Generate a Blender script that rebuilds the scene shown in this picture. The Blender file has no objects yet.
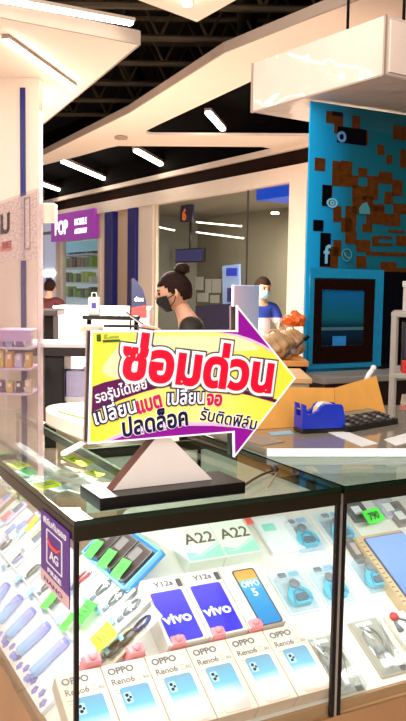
import bpy, bmesh, math, random
from mathutils import Vector, Matrix
random.seed(7)
scene = bpy.context.scene
COL = scene.collection
R = math.radians

# ------------------------------------------------------------------ camera
F_PX, EYE = 800.0, 1.40
PITCH, ROLL = math.atan(73.5 / F_PX), R(0.9)
cam_d = bpy.data.cameras.new('camera'); cam = bpy.data.objects.new('camera', cam_d); COL.objects.link(cam)
cam_d.sensor_fit = 'VERTICAL'; cam_d.sensor_height = 24.0; cam_d.lens = 24.0 * F_PX / 721.0
cam_d.clip_start = 0.05; cam_d.clip_end = 100
cam.matrix_world = Matrix.Translation((0, 0, EYE)) @ Matrix.Rotation(math.pi / 2 - PITCH, 4, 'X') @ Matrix.Rotation(ROLL, 4, 'Z')
scene.camera = cam

# ------------------------------------------------------------------ world, lights, exposure
w = bpy.data.worlds.new('mall_light'); scene.world = w; w.use_nodes = True
w.node_tree.nodes['Background'].inputs[0].default_value = (1.0, 0.9, 0.82, 1)
w.node_tree.nodes['Background'].inputs[1].default_value = 0.95
vs = scene.view_settings
vs.view_transform = 'Standard'; vs.look = 'None'; vs.gamma = 1; vs.exposure = 0.6; vs.use_curve_mapping = False
scene.cycles.transparent_max_bounces = 32
scene.cycles.max_bounces = 8
scene.cycles.sample_clamp_indirect = 6.0

def area(name, loc, target, sx, sy, power, col=(1, .9, .8)):
    l = bpy.data.lights.new(name, 'AREA'); l.shape = 'RECTANGLE'; l.size = sx; l.size_y = sy; l.energy = power; l.color = col
    o = bpy.data.objects.new(name, l); COL.objects.link(o); o.location = loc
    o.rotation_euler = (Vector(target) - Vector(loc)).to_track_quat('-Z', 'Y').to_euler()
    return o
area('front_fill_light', (-0.6, 0.2, 3.1), (0, 2.6, 0.9), 2.4, 1.4, 20)  # added fill lamp above the camera, out of view
area('aisle_fill_light', (-0.5, 3.4, 3.2), (-0.6, 9, 1.0), 2.5, 1.0, 22)  # added unseen lamp, aimed forward to brighten faces turned to the camera
area('floor_bounce_fill', (-1.2, 7.0, 2.75), (-1.2, 7.2, 0), 1.6, 1.6, 330)  # added lamp over the floor; its bounce brightens the soffit undersides
area('shop_fill_light', (1.4, 12.0, 2.5), (1.4, 12.2, 0), .8, .8, 180)  # added fill lamp, lifts the dark interior of the glass shop

# ------------------------------------------------------------------ camera maths: turn a photo pixel into a point of the place
FW = Vector((0, math.cos(PITCH), -math.sin(PITCH))); UPV = Vector((0, math.sin(PITCH), math.cos(PITCH)))
EYEP = Vector((0, 0, EYE))
def ray(px, py):
    x = (px - 203) / F_PX; y = -(py - 360.5) / F_PX
    c, s = math.cos(ROLL), math.sin(ROLL)
    return FW + Vector((1, 0, 0)) * (c * x - s * y) + UPV * (s * x + c * y)
def PZ(px, py, z):
    d = ray(px, py); return EYEP + d * ((z - EYE) / d.z)
def PD(px, py, y):
    d = ray(px, py); return EYEP + d * (y / d.y)
def PP(px, py, o, n):
    d = ray(px, py); return EYEP + d * ((o - EYEP).dot(n) / d.dot(n))

# ------------------------------------------------------------------ materials
def lin(c):
    return tuple(((v / 255) / 12.92 if v / 255 <= .04045 else ((v / 255 + .055) / 1.055) ** 2.4) for v in c[:3]) + (1,)
_m = {}
def mat(name, col, rough=.5, metal=0, emit=0, ecol=None, var=.06, scale=30, spec=.5, bump=0, trans=0):
    if name in _m: return _m[name]
    m = bpy.data.materials.new(name); m.use_nodes = True; nt = m.node_tree; b = nt.nodes['Principled BSDF']
    b.inputs['Roughness'].default_value = rough; b.inputs['Metallic'].default_value = metal
    b.inputs['Specular IOR Level'].default_value = spec
    tc = nt.nodes.new('ShaderNodeTexCoord'); nz = nt.nodes.new('ShaderNodeTexNoise'); nz.inputs['Scale'].default_value = scale
    nt.links.new(tc.outputs['Object'], nz.inputs['Vector'])
    rp = nt.nodes.new('ShaderNodeValToRGB'); c = lin(col)
    rp.color_ramp.elements[0].position = .3; rp.color_ramp.elements[1].position = .7
    rp.color_ramp.elements[0].color = tuple(v * (1 - var) for v in c[:3]) + (1,)
    rp.color_ramp.elements[1].color = tuple(min(1, v * (1 + var)) for v in c[:3]) + (1,)
    nt.links.new(nz.outputs['Fac'], rp.inputs['Fac']); nt.links.new(rp.outputs['Color'], b.inputs['Base Color'])
    if emit:
        b.inputs['Emission Color'].default_value = lin(ecol or col); b.inputs['Emission Strength'].default_value = emit
    if trans: b.inputs['Transmission Weight'].default_value = trans
    if bump:
        bp = nt.nodes.new('ShaderNodeBump'); bp.inputs['Strength'].default_value = bump; bp.inputs['Distance'].default_value = .012
        nt.links.new(nz.outputs['Fac'], bp.inputs['Height']); nt.links.new(bp.outputs['Normal'], b.inputs['Normal'])
    _m[name] = m; return m
def grad(name, stops, axis='Y', rough=.4, lo=0, hi=1, emit=0):
    """printed colour gradient along one axis of the part's own box"""
    if name in _m: return _m[name]
    m = bpy.data.materials.new(name); m.use_nodes = True; nt = m.node_tree; b = nt.nodes['Principled BSDF']
    b.inputs['Roughness'].default_value = rough
    tc = nt.nodes.new('ShaderNodeTexCoord'); sp = nt.nodes.new('ShaderNodeSeparateXYZ'); rp = nt.nodes.new('ShaderNodeValToRGB')
    nt.links.new(tc.outputs['Generated'], sp.inputs[0]); nt.links.new(sp.outputs[axis], rp.inputs['Fac'])
    while len(rp.color_ramp.elements) < len(stops): rp.color_ramp.elements.new(.5)
    for e, (p, c) in zip(rp.color_ramp.elements, stops): e.position = p; e.color = lin(c)
    nt.links.new(rp.outputs['Color'], b.inputs['Base Color'])
    if emit:
        nt.links.new(rp.outputs['Color'], b.inputs['Emission Color']); b.inputs['Emission Strength'].default_value = emit
    _m[name] = m; return m
def glass(name, tint=(255, 255, 255), refl=1.0, rough=0.0, haze=0.0, hcol=(255, 255, 255), base=.04):
    """thin clear sheet: transparent plus Schlick reflection, optional milky film"""
    if name in _m: return _m[name]
    m = bpy.data.materials.new(name); m.use_nodes = True; nt = m.node_tree; nt.nodes.clear()
    out = nt.nodes.new('ShaderNodeOutputMaterial'); tr = nt.nodes.new('ShaderNodeBsdfTransparent'); gl = nt.nodes.new('ShaderNodeBsdfGlossy')
    tr.inputs[0].default_value = lin(tint); gl.inputs['Roughness'].default_value = rough
    lw = nt.nodes.new('ShaderNodeLayerWeight'); lw.inputs['Blend'].default_value = .5
    pw = nt.nodes.new('ShaderNodeMath'); pw.operation = 'POWER'; pw.inputs[1].default_value = 5
    ma = nt.nodes.new('ShaderNodeMath'); ma.operation = 'MULTIPLY_ADD'; ma.inputs[1].default_value = .95 * refl; ma.inputs[2].default_value = base * refl
    nt.links.new(lw.outputs['Facing'], pw.inputs[0]); nt.links.new(pw.outputs[0], ma.inputs[0])
    mx = nt.nodes.new('ShaderNodeMixShader'); nt.links.new(ma.outputs[0], mx.inputs[0])
    src = tr
    if haze:
        df = nt.nodes.new('ShaderNodeBsdfDiffuse'); df.inputs[0].default_value = lin(hcol)
        mh = nt.nodes.new('ShaderNodeMixShader'); mh.inputs[0].default_value = haze
        nz = nt.nodes.new('ShaderNodeTexNoise'); nz.inputs['Scale'].default_value = 25
        mm = nt.nodes.new('ShaderNodeMath'); mm.operation = 'MULTIPLY'; mm.inputs[1].default_value = haze * 2
        nt.links.new(nz.outputs['Fac'], mm.inputs[0]); nt.links.new(mm.outputs[0], mh.inputs[0])
        nt.links.new(tr.outputs[0], mh.inputs[1]); nt.links.new(df.outputs[0], mh.inputs[2]); src = mh
    nt.links.new(src.outputs[0], mx.inputs[1]); nt.links.new(gl.outputs[0], mx.inputs[2]); nt.links.new(mx.outputs[0], out.inputs[0])
    _m[name] = m; return m

# ------------------------------------------------------------------ mesh helpers
class MB:
    def __init__(s): s.bm = bmesh.new()
    def _add(s, vs, fs):
        v = [s.bm.verts.new(p) for p in vs]; out = []
        for f in fs:
            try: out.append(s.bm.faces.new([v[i] for i in f]))
            except ValueError: pass
        return v, out
    def box(s, c, d, rot=None, bev=0, seg=2):
        hx, hy, hz = d[0] / 2, d[1] / 2, d[2] / 2
        M = Matrix.Translation(c) @ (rot.to_4x4() if rot else Matrix())
        vs = [M @ Vector((x, y, z)) for x in (-hx, hx) for y in (-hy, hy) for z in (-hz, hz)]
        v, f = s._add(vs, [(0, 1, 3, 2), (4, 6, 7, 5), (0, 4, 5, 1), (2, 3, 7, 6), (0, 2, 6, 4), (1, 5, 7, 3)])
        if bev:
            ed = list({e for q in f for e in q.edges})
            bmesh.ops.bevel(s.bm, geom=ed, offset=bev, segments=seg, profile=.5, affect='EDGES')
        return s
    def span(s, a, b, bev=0):
        return s.box([(a[i] + b[i]) / 2 for i in range(3)], [abs(b[i] - a[i]) for i in range(3)], bev=bev)
    def prism(s, poly, z0, z1, M=None):
        n = len(poly); M = M or Matrix()
        vs = [M @ Vector((p[0], p[1], z0)) for p in poly] + [M @ Vector((p[0], p[1], z1)) for p in poly]
        s._add(vs, [tuple(range(n))[::-1], tuple(range(n, 2 * n))] + [(i, (i + 1) % n, n + (i + 1) % n, n + i) for i in range(n)])
        return s
    def poly(s, pts):
        s._add(pts, [tuple(range(len(pts)))]); return s
    def tube(s, pts, r, seg=8, cap=True):
        pts = [Vector(p) for p in pts]; rs = r if isinstance(r, (list, tuple)) else [r] * len(pts)
        rings = []; up = None
        for i, p in enumerate(pts):
            t = (pts[min(i + 1, len(pts) - 1)] - pts[max(i - 1, 0)]).normalized()
            if up is None: up = t.orthogonal().normalized()
            up = (up - t * up.dot(t)).normalized() if (up - t * up.dot(t)).length > 1e-6 else t.orthogonal().normalized()
            q = t.cross(up)
            rings.append([s.bm.verts.new(p + (up * math.cos(2 * math.pi * k / seg) + q * math.sin(2 * math.pi * k / seg)) * rs[i]) for k in range(seg)])
        for a, b in zip(rings, rings[1:]):
            for k in range(seg): s.bm.faces.new((a[k], a[(k + 1) % seg], b[(k + 1) % seg], b[k]))
        if cap:
            s.bm.faces.new(rings[0][::-1]); s.bm.faces.new(rings[-1])
        return s
    def ball(s, c, r, u=16, v=10, rot=None):
        r = r if isinstance(r, (list, tuple)) else (r, r, r)
        M = Matrix.Translation(c) @ (rot.to_4x4() if rot else Matrix()) @ Matrix.Diagonal((r[0], r[1], r[2], 1))
        bmesh.ops.create_uvsphere(s.bm, u_segments=u, v_segments=v, radius=1, matrix=M); return s
    def lathe(s, prof, M=None, seg=24):
        M = M or Matrix(); rings = []
        for r, z in prof:
            rings.append([s.bm.verts.new(M @ Vector((max(r, 1e-4) * math.cos(2 * math.pi * k / seg), max(r, 1e-4) * math.sin(2 * math.pi * k / seg), z))) for k in range(seg)])
        for a, b in zip(rings, rings[1:]):
            for k in range(seg): s.bm.faces.new((a[k], a[(k + 1) % seg], b[(k + 1) % seg], b[k]))
        s.bm.faces.new(rings[0][::-1]); s.bm.faces.new(rings[-1]); return s
    def mesh(s, me, M=None):
        t = bmesh.new(); t.from_mesh(me)
        if M is not None: t.transform(M)
        tmp = bpy.data.meshes.new('tmp'); t.to_mesh(tmp); t.free(); s.bm.from_mesh(tmp); bpy.data.meshes.remove(tmp); return s
    def build(s, name, m, parent=None, M=None, smooth=False, label=None, recalc=True):
        if recalc: bmesh.ops.recalc_face_normals(s.bm, faces=s.bm.faces[:])
        me = bpy.data.meshes.new(name); s.bm.to_mesh(me); s.bm.free()
        if m: me.materials.append(m)
        if smooth: me.polygons.foreach_set('use_smooth', [True] * len(me.polygons))
        o = bpy.data.objects.new(name, me); COL.objects.link(o)
        if parent: o.parent = parent
        if M is not None: o.matrix_basis = M
        if label: o['label'] = label
        return o
def tag(o, label, cat, group=None, kind=None):
    o['label'] = label; o['category'] = cat
    if group: o['group'] = group
    if kind: o['kind'] = kind
    return o
def thing(name, label, cat, M=None, group=None, kind=None):
    o = bpy.data.objects.new(name, None); COL.objects.link(o); o.empty_display_size = .05
    if M is not None: o.matrix_basis = M
    return tag(o, label, cat, group, kind)
def struct(o, label=None):
    o['kind'] = 'structure'
    if label: o['label'] = label
    return o
def frame(o, x, y, z): return Matrix(((x[0], y[0], z[0], o[0]), (x[1], y[1], z[1], o[1]), (x[2], y[2], z[2], o[2]), (0, 0, 0, 1)))
def at(x, y, z, rz=0): return Matrix.Translation((x, y, z)) @ Matrix.Rotation(rz, 4, 'Z')

def fill2d(polys, depth):
    """flat shape with holes, local XY, extruded to +-depth/2"""
    c = bpy.data.curves.new('shape', 'CURVE'); c.dimensions = '2D'; c.fill_mode = 'BOTH'; c.extrude = depth / 2
    for poly in polys:
        sp = c.splines.new('POLY'); sp.points.add(len(poly) - 1)
        for p, q in zip(sp.points, poly): p.co = (q[0], q[1], 0, 1)
        sp.use_cyclic_u = True
    o = bpy.data.objects.new('shape', c); me = bpy.data.meshes.new_from_object(o)
    bpy.data.objects.remove(o); bpy.data.curves.remove(c); return me
def smooth_poly(pts, r, n=4):
    """round the corners of a polygon"""
    out = []
    for i, p in enumerate(pts):
        p = Vector(p[:2]); a = Vector(pts[i - 1][:2]); b = Vector(pts[(i + 1) % len(pts)][:2])
        rr = min(r, (a - p).length * .45, (b - p).length * .45)
        p0 = p + (a - p).normalized() * rr; p1 = p + (b - p).normalized() * rr
        for k in range(n + 1):
            t = k / n; out.append((p0 * (1 - t) ** 2 + p * 2 * t * (1 - t) + p1 * t * t)[:])
    return out
def rrect(x0, y0, x1, y1, r, n=4): return smooth_poly([(x0, y0), (x1, y0), (x1, y1), (x0, y1)], r, n)

# ------------------------------------------------------------------ lettering (default font; Thai through its fallback), laid out glyph by glyph
_fc = bpy.data.curves.new('glyphs', 'FONT'); _fo = bpy.data.objects.new('glyphs', _fc); COL.objects.link(_fo); _fc.resolution_u = 3
_gw, _gm = {}, {}
def _mesh_of(body, bold, bev):
    k = (body, bold, bev)
    if k not in _gm:
        _fc.body = body; _fc.offset = bold; _fc.bevel_depth = bev; _fc.bevel_resolution = 1; _fc.extrude = .01
        bpy.context.view_layer.update(); _gm[k] = bpy.data.meshes.new_from_object(_fo.evaluated_get(bpy.context.evaluated_depsgraph_get()))
    return _gm[k]
def _width(body):
    xs = [v.co.x for v in _mesh_of(body, 0, 0).vertices]; return max(xs) - min(xs)
ABOVE = set('ิีึืั็'); TONE = set('่้๊๋์'); COMB = ABOVE | TONE | set('ุู')
def adv(c):
    if c == ' ': return .28
    if c in COMB: return 0
    if c not in _gw: _gw[c] = _width('H' + c + 'H') - _width('HH')
    return _gw[c]
def text_into(mb, body, M, size, bold=0, bev=0, sx=1.0, thick=.001, track=0):
    x = 0
    for i, c in enumerate(body):
        if c != ' ':
            y = .24 if c in TONE and i and body[i - 1] in ABOVE else 0
            me = _mesh_of(c, bold, bev)
            zs = [v.co.z for v in me.vertices]; h = max(max(zs) - min(zs), 1e-6) if zs else 1
            mb.mesh(me, M @ Matrix.Diagonal((size * sx, size, thick / h, 1)) @ Matrix.Translation((x, y, 0)))
        x += adv(c) + (track if c not in COMB else 0)
    return x * size * sx
def text_w(body, size, sx=1.0): return sum(adv(c) for c in body) * size * sx
def lettering(name, body, M, size, m, parent, bold=0, bev=0, sx=1.0, thick=.0006, label=None):
    mb = MB(); text_into(mb, body, M, size, bold, bev, sx, thick); return mb.build(name, m, parent, label=label)

# ------------------------------------------------------------------ common materials
WHITE = mat('painted_white', (238, 220, 204), .55, var=.02, scale=4)
CREAM = mat('painted_cream', (232, 214, 196), .6, var=.03, scale=4)
FASC = mat('fascia_shade_grey', (166, 148, 134), .6, var=.03, scale=4)  # grey darkened to paint in the fascias' shade; also used on small fittings
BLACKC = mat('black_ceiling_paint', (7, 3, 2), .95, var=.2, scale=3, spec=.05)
DARKB = mat('dark_brown_paint', (34, 15, 8), .85, var=.15, scale=3, spec=.1)
TRUSS = mat('olive_truss_paint', (66, 50, 28), .7, var=.2, scale=4)
LED = mat('led_tube', (255, 250, 240), .4, emit=9, ecol=(255, 246, 232), var=0)
BLACK = mat('black_plastic', (14, 12, 12), .25, var=.1)
BLACKM = mat('black_matte', (12, 10, 11), .6, var=.15, spec=.12)
NAVY = mat('deep_blue_paint', (16, 20, 112), .3, var=.05)
PLASTW = mat('white_plastic', (236, 236, 238), .35, var=.02)
PAPER = mat('white_paper', (240, 240, 238), .7, var=.03, scale=60)

# ================================================================== THE SETTING
fl = MB(); fl.span((-9, -3, -.05), (7, 22, 0))
def floor_mat():
    m = mat('polished_tile', (214, 196, 182), .25, var=.04, scale=1.5); nt = m.node_tree; b = nt.nodes['Principled BSDF']
    br = nt.nodes.new('ShaderNodeTexBrick'); br.offset = 0; br.inputs['Scale'].default_value = 1.0
    br.inputs['Color1'].default_value = lin((214, 196, 182)); br.inputs['Color2'].default_value = lin((205, 186, 172)); br.inputs['Mortar'].default_value = lin((160, 145, 132))
    br.inputs['Mortar Size'].default_value = .006; br.inputs['Brick Width'].default_value = .6; br.inputs['Row Height'].default_value = .6
    tc = nt.nodes['Texture Coordinate']; nt.links.new(tc.outputs['Object'], br.inputs['Vector']); nt.links.new(br.outputs['Color'], b.inputs['Base Color'])
    return m
struct(fl.build('floor', floor_mat()))
ce = MB(); ce.span((-9, 3.2, 4.6), (7, 22, 4.65)); struct(ce.build('ceiling', mat('dark_olive_deck', (26, 17, 8), .9, var=.3, scale=2)))
# roof trusses seen between the white soffits
for k in range(9):
    tb = MB(); y = 4.6 + k * .95
    x0, x1 = -5.5, 4.5
    tb.tube([(x0, y, 4.45), (x1, y + .25, 4.45)], .035, 6); tb.tube([(x0, y, 3.95), (x1, y + .25, 3.95)], .035, 6)
    n = 20
    for i in range(n):
        xa = x0 + (x1 - x0) * i / n; xb = x0 + (x1 - x0) * (i + .5) / n; xc = x0 + (x1 - x0) * (i + 1) / n
        f = lambda xx: y + .25 * (xx - x0) / (x1 - x0)
        tb.tube([(xa, f(xa), 3.95), (xb, f(xb), 4.45), (xc, f(xc), 3.95)], .018, 5)
    struct(tb.build('ceiling_beam', TRUSS))
for x in (-2.6, -1.3, 0.2):
    d = MB(); d.tube([(x, 4.2, 4.25), (x + .4, 13, 4.25)], .11, 12)
    struct(d.build('ceiling_duct', mat('dark_duct', (44, 38, 26), .5, metal=.3, var=.2, scale=5), smooth=True))

SOFF = mat('soffit_white', (250, 232, 215), .6, var=.01, scale=4)
def soffit(name, polys, z, th, m, round_r=0):
    P = []
    for poly in polys:
        p = [tuple(PZ(x, y, z)[:2]) for x, y in poly]
        P.append(p)
    mb = MB(); mb.mesh(fill2d(P, th), Matrix.Translation((0, 0, z + th / 2))); return struct(mb.build(name, m))
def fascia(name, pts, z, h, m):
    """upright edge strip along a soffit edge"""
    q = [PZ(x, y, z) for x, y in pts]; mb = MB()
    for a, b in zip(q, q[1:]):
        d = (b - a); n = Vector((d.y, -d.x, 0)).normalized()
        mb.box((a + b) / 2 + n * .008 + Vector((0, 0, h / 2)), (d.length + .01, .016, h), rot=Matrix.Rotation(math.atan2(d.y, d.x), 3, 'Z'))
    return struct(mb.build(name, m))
ZS = 3.15
# large white soffit crossing the picture, with two dark recesses
outer = [(-60, 215), (40, 157), (130, 113), (225, 53), (320, 15), (440, -30), (520, 60), (520, 140), (420, 146), (306, 158), (272, 158), (180, 179), (130, 189), (60, 209), (-60, 239)]
hole1 = [(146, 131), (160, 124), (205, 103), (252, 81), (300, 60), (420, 40), (420, 136), (310, 136), (152, 135), (147, 134)]
hole2 = [(-40, 187), (40, 166), (80, 156), (108, 148), (118, 146), (262, 147), (270, 148.5), (273, 151), (267, 155), (180, 174.5), (130, 185), (60, 205), (-40, 232)]
soffit('ceiling_soffit_main', [outer, hole1, hole2], ZS, .03, SOFF)
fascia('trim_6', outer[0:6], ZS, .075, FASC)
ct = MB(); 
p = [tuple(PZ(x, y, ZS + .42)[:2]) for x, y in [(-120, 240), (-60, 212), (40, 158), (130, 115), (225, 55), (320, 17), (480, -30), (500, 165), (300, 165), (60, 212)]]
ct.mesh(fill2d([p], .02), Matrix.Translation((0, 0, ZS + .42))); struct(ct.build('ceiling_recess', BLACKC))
# lower white soffit on the left
ls = [(-80, 3), (0, 18), (138, 45), (41, 125), (20, 141), (-80, 141)]
soffit('ceiling_soffit_left', [ls], 2.9, .03, SOFF)
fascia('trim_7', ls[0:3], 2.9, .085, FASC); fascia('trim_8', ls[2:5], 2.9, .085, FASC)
soffit('ceiling_soffit_near', [[(120, -12), (138, 0), (197, 22), (236, 0), (262, -14)]], 3.3, .04, SOFF)

def tubelight(a, b, r, label, hang=None):
    a, b = Vector(a), Vector(b); d = (b - a).normalized(); M = Matrix.Translation(a)
    t = thing('linear_light', label, 'ceiling light', M, group='linear ceiling lights')
    L = b - a; side = d.cross(Vector((0, 0, 1))).normalized()
    MB().box(L / 2 - Vector((0, 0, r * .2)), (L.length, r * 2, r), rot=Matrix((d, side, Vector((0, 0, 1)))).transposed(), bev=r * .3).build('diffuser', LED, t)
    MB().box(L / 2 + Vector((0, 0, r * .75)), (L.length + .02, r * 2.3, r * .9), rot=Matrix((d, side, Vector((0, 0, 1)))).transposed()).build('housing', FASC, t)
    if hang:
        for f in (.15, .85):
            MB().tube([L * f + Vector((0, 0, r)), L * f + Vector((0, 0, hang))], .006, 5).build('hanger', BLACKM, t)
tubelight(PZ(6, 40, 2.87), PZ(73, 87, 2.87), .022, 'white light strip set in the underside of the left soffit')
tubelight(PD(-20, -5, 4.5), PD(132, 23, 5.0), .022, 'long white light strip along the top edge of the left soffit')
tubelight(PZ(183, -8, 3.28), PZ(188, 4, 3.28), .03, 'light strip at the very top, in the small near soffit tip')
tubelight(PZ(63, 161, 3.35), PZ(115, 183, 3.35), .045, 'longest light strip hanging in the lower dark recess', .2)
tubelight(PZ(136, 150, 3.35), PZ(165, 166, 3.35), .045, 'short hanging light strip in the lower recess near its rounded tip', .2)
tubelight(PZ(20, 176, 3.35), PZ(66, 192, 3.35), .045, 'light strip hanging in the lower recess beside the white column', .2)
tubelight(PZ(208, 112, 3.35), PZ(223, 129, 3.35), .035, 'short light strip hanging alone in the upper dark recess', .2)
sd = MB(); sd.lathe([(.075, 0), (.08, .02), (.06, .03)], Matrix.Translation(PZ(121, 139, ZS - .031)))
tag(sd.build('ceiling_vent', FASC), 'small round grey ceiling fitting on the white soffit between the recesses', 'ceiling fitting')

struct(MB().span((-8.6, 5, 0), (-8.5, 22, 4.6)).build('wall_left', CREAM))
struct(MB().span((3.6, -2, 0), (3.7, 8.5, 4.6)).build('wall_right_blocker', mat('dark_blocker_wall', (48, 38, 34), .7, var=.1, scale=1.5)))  # unseen dark wall, added to cut world light mirrored in the blue panel
# facade of the shops behind: runs back to the left
FO = Vector((1.1, 10.12, 0)); FT = Vector((-.53, .848, 0)).normalized(); FN = Vector((-FT.y, FT.x, 0)) * 1.0   # FN points to the camera side
if FN.y > 0: FN = -FN
def FX(px, py=287):
    p = PP(px, py, FO, FN); return (p - FO).dot(FT), p.z
FM = frame(FO, -FT, -FN, (0, 0, 1)); 
if FM.to_3x3().determinant() < 0: FM = frame(FO, FT, -FN, (0, 0, 1)); SG = 1
else: SG = -1
def fbox(mb, px0, px1, z0, z1, d0=0, d1=.08, bev=0):
    """box on the facade between two photo columns; d measured inwards from the face"""
    a, b = SG * FX(px0)[0], SG * FX(px1)[0]
    mb.span((min(a, b), d0, z0), (max(a, b), d1, z1), bev); return mb
tEnd = 10.6
def fspan(mb, t0, t1, z0, z1, d0, d1): mb.span((min(SG * t0, SG * t1), d0, z0), (max(SG * t0, SG * t1), d1, z1)); return mb
t0w = FX(152)[0] + 1.95
struct(fspan(MB(), -1.5, tEnd, 2.72, 2.92, -.04, .1).build('trim_1', WHITE, M=FM))
struct(fspan(MB(), -1.5, tEnd, 2.92, 3.105, .0, .1).build('trim_2', DARKB, M=FM))
struct(fspan(MB(), -1.5, tEnd, 3.105, 3.18, -.06, .1).build('trim_3', CREAM, M=FM))
struct(fspan(MB(), -1.5, tEnd, 3.18, 4.6, 0, .1).build('wall_bulkhead', BLACKC, M=FM))
struct(fspan(MB(), tEnd, tEnd + 6, 0, 4.6, 1, 1.1).build('wall_back', CREAM, M=FM))
struct(fspan(MB(), -6, t0w, 0, 4.6, 2.0, 2.1).build('wall_store', mat('store_wall_olive', (146, 138, 122), .7, var=.06, scale=2), M=FM))
struct(fbox(MB(), 290, 307, 0, 2.72, -.05, .2).build('wall_pillar', WHITE, M=FM))
struct(fbox(MB(), 138, 152, 0, 2.72, 0, .12).build('wall_panel', WHITE, M=FM))
struct(fbox(MB(), 114, 131, 0, 2.72, .06, .14).build('wall_recess', mat('beige_wall', (206, 178, 150), .6, var=.03), M=FM))
for a, b, nm in ((130, 138, 'wall_column_near'), (107, 114.5, 'wall_column_far')):
    struct(fbox(MB(), a, b, 0, 2.72, -.06, .16, .01).build(nm, NAVY, M=FM))
struct(fbox(MB(), 99, 107, 0, 2.72, .03, .14).build('wall_jamb', WHITE, M=FM))
# glazed shop front with a grey interior
wn = thing('window_1', 'tall grey glass shop front behind the two standing people', 'window', FM, kind='structure')
fbox(MB(), 152, 291, .25, 2.72, .05, .06).build('pane', glass('shop_glass', (225, 228, 222), .9), wn)
fr = MB()
for a, b in ((151, 154), (289, 291)): fbox(fr, a, b, 0, 2.72, .03, .08)
fbox(MB(), 242.6, 243.1, .25, 2.72, .045, .065).build('mullion', mat('mullion_dark', (70, 66, 60), .4), wn)
fbox(fr, 152, 291, .0, .25, .03, .09); fr.build('window_frame', CREAM, wn)
t0, t1 = FX(152)[0], FX(243)[0]
struct(fspan(MB(), -1.5, t0 + 1.9, 2.74, 2.78, .1, 2.0).build('ceiling_store', mat('store_ceiling_grey', (150, 142, 130), .8, var=.05, scale=2), M=FM))
struct(fspan(MB(), -.4, t1 - .1, 2.58, 2.72, .12, 1.98).build('ceiling_store_blue', mat('store_blue_ceiling', (10, 60, 200), .4, var=.05, emit=.5, ecol=(0, 90, 255)), M=FM))
struct(fspan(MB(), t0 + 1.85, t0 + 1.95, 0, 2.74, .16, 2.0).build('wall_store_side', mat('store_side', (150, 148, 138), .7, var=.05), M=FM))
def inside(px, py, d):
    o = FO - FN * d; return PP(px, py, o, FN)
for i, (xa, ya, xb, yb, d, lb) in enumerate([(197, 222, 241, 226, 1.2, 'upper thin light line inside the grey glass shop'), (197, 232, 243, 238, 1.5, 'lower thin light line inside the grey glass shop'), (160, 227, 174, 230, .5, 'short thin light line at the left end inside the glass shop')]):
    tubelight(inside(xa, ya, d), inside(xb, yb, d), .02, lb)
o = MB(); p = inside(275, 214, 1.0); o.lathe([(.06, 0), (.06, .02), (.05, .03)], Matrix.Translation(p)); tag(o.build('downlight', LED), 'round downlight in the blue ceiling of the glass shop', 'ceiling light')
# hanging blue sign with an orange numeral, monitor, papers, doorway
def slab(name, label, cat, corners, th, m, group=None, kind=None):
    """flat rectangular thing from its lower-left, lower-right and upper-left corner points"""
    a, b, c = [Vector(q) for q in corners]; x = (b - a).normalized(); zz = (c - a).normalized(); n = x.cross(zz).normalized(); zz = n.cross(x)
    M = frame(a, x, zz, n); wd, ht = (b - a).length, (c - a).length
    ob = MB().span((0, 0, -th), (wd, ht, 0)).build(name, m, M=M); tag(ob, label, cat, group, kind); return ob, wd, ht
def in_slab(x0, y0, x1, y1, d, name, label, cat, m, th=.03, group=None): return slab(name, label, cat, (inside(x0, y1, d), inside(x1, y1, d), inside(x0, y0, d)), th, m, group)
s1, sw, sh = in_slab(180, 205, 192, 222, .5, 'hanging_sign', 'small blue hanging square with an orange numeral behind the shop glass', 'sign', NAVY)
lettering('lettering', '6', Matrix.Translation((.07, .03, .004)), .26, mat('orange_print', (255, 120, 30), .5, emit=.5), s1, bold=.02, thick=.01)
m1 = thing('monitor', 'dark blue hanging monitor inside the grey glass shop', 'monitor', Matrix.Translation(inside(190, 262, 1.4)))
q = inside(176, 262, 1.4) - inside(190, 262, 1.4); q2 = inside(204, 262, 1.4) - inside(190, 262, 1.4)
rotm = Matrix((FT * -1, FN * -1, Vector((0, 0, 1)))).transposed()
MB().box((0, 0, .12), ((q2 - q).length, .06, .26), rot=rotm, bev=.01).build('housing', BLACK, m1)
MB().box(Vector((0, 0, .12)) + FN * .032, ((q2 - q).length - .05, .008, .21), rot=rotm).build('screen', mat('monitor_blue', (60, 60, 130), .2, emit=.4), m1)
MB().tube([(0, 0, .25), (0, 0, .75)], .02, 8).build('bracket', BLACK, m1)
for i, (x0, y0, x1, y1) in enumerate([(194, 277, 203, 290), (205, 279, 211, 293), (212, 279, 221, 293), (197, 293, 208, 302), (210, 295, 219, 303)]):
    in_slab(x0, y0, x1, y1, 1.97, 'notice_paper', ['notice sheet nearest the woman on the grey shop wall', 'narrow notice sheet in the middle of the upper row on the shop wall', 'notice sheet at the right end of the upper row on the shop wall', 'wider notice sheet in the lower row on the shop wall', 'lower notice sheet beside the glass door on the shop wall'][i], 'paper', PAPER, .01, 'notices on the shop wall')
in_slab(223, 266, 240, 330, 1.92, 'display_cabinet', 'pale blue lit cabinet at the back of the glass shop', 'cabinet', mat('pale_blue_lit', (170, 190, 240), .4, emit=.5))
in_slab(226, 268, 236, 276, 1.88, 'wall_screen', 'small deep blue lit screen over the pale cabinet', 'screen', mat('blue_lit', (40, 60, 190), .4, emit=.7))
in_slab(227, 288, 236, 302, 1.88, 'wall_poster', 'violet poster on the pale blue cabinet in the shop', 'poster', mat('violet_print', (90, 70, 170), .4))
in_slab(196, 306, 232, 340, 1.3, 'counter', 'dark violet service counter inside the shop behind the woman', 'counter', mat('violet_counter', (74, 64, 120), .4), .5)

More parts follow.
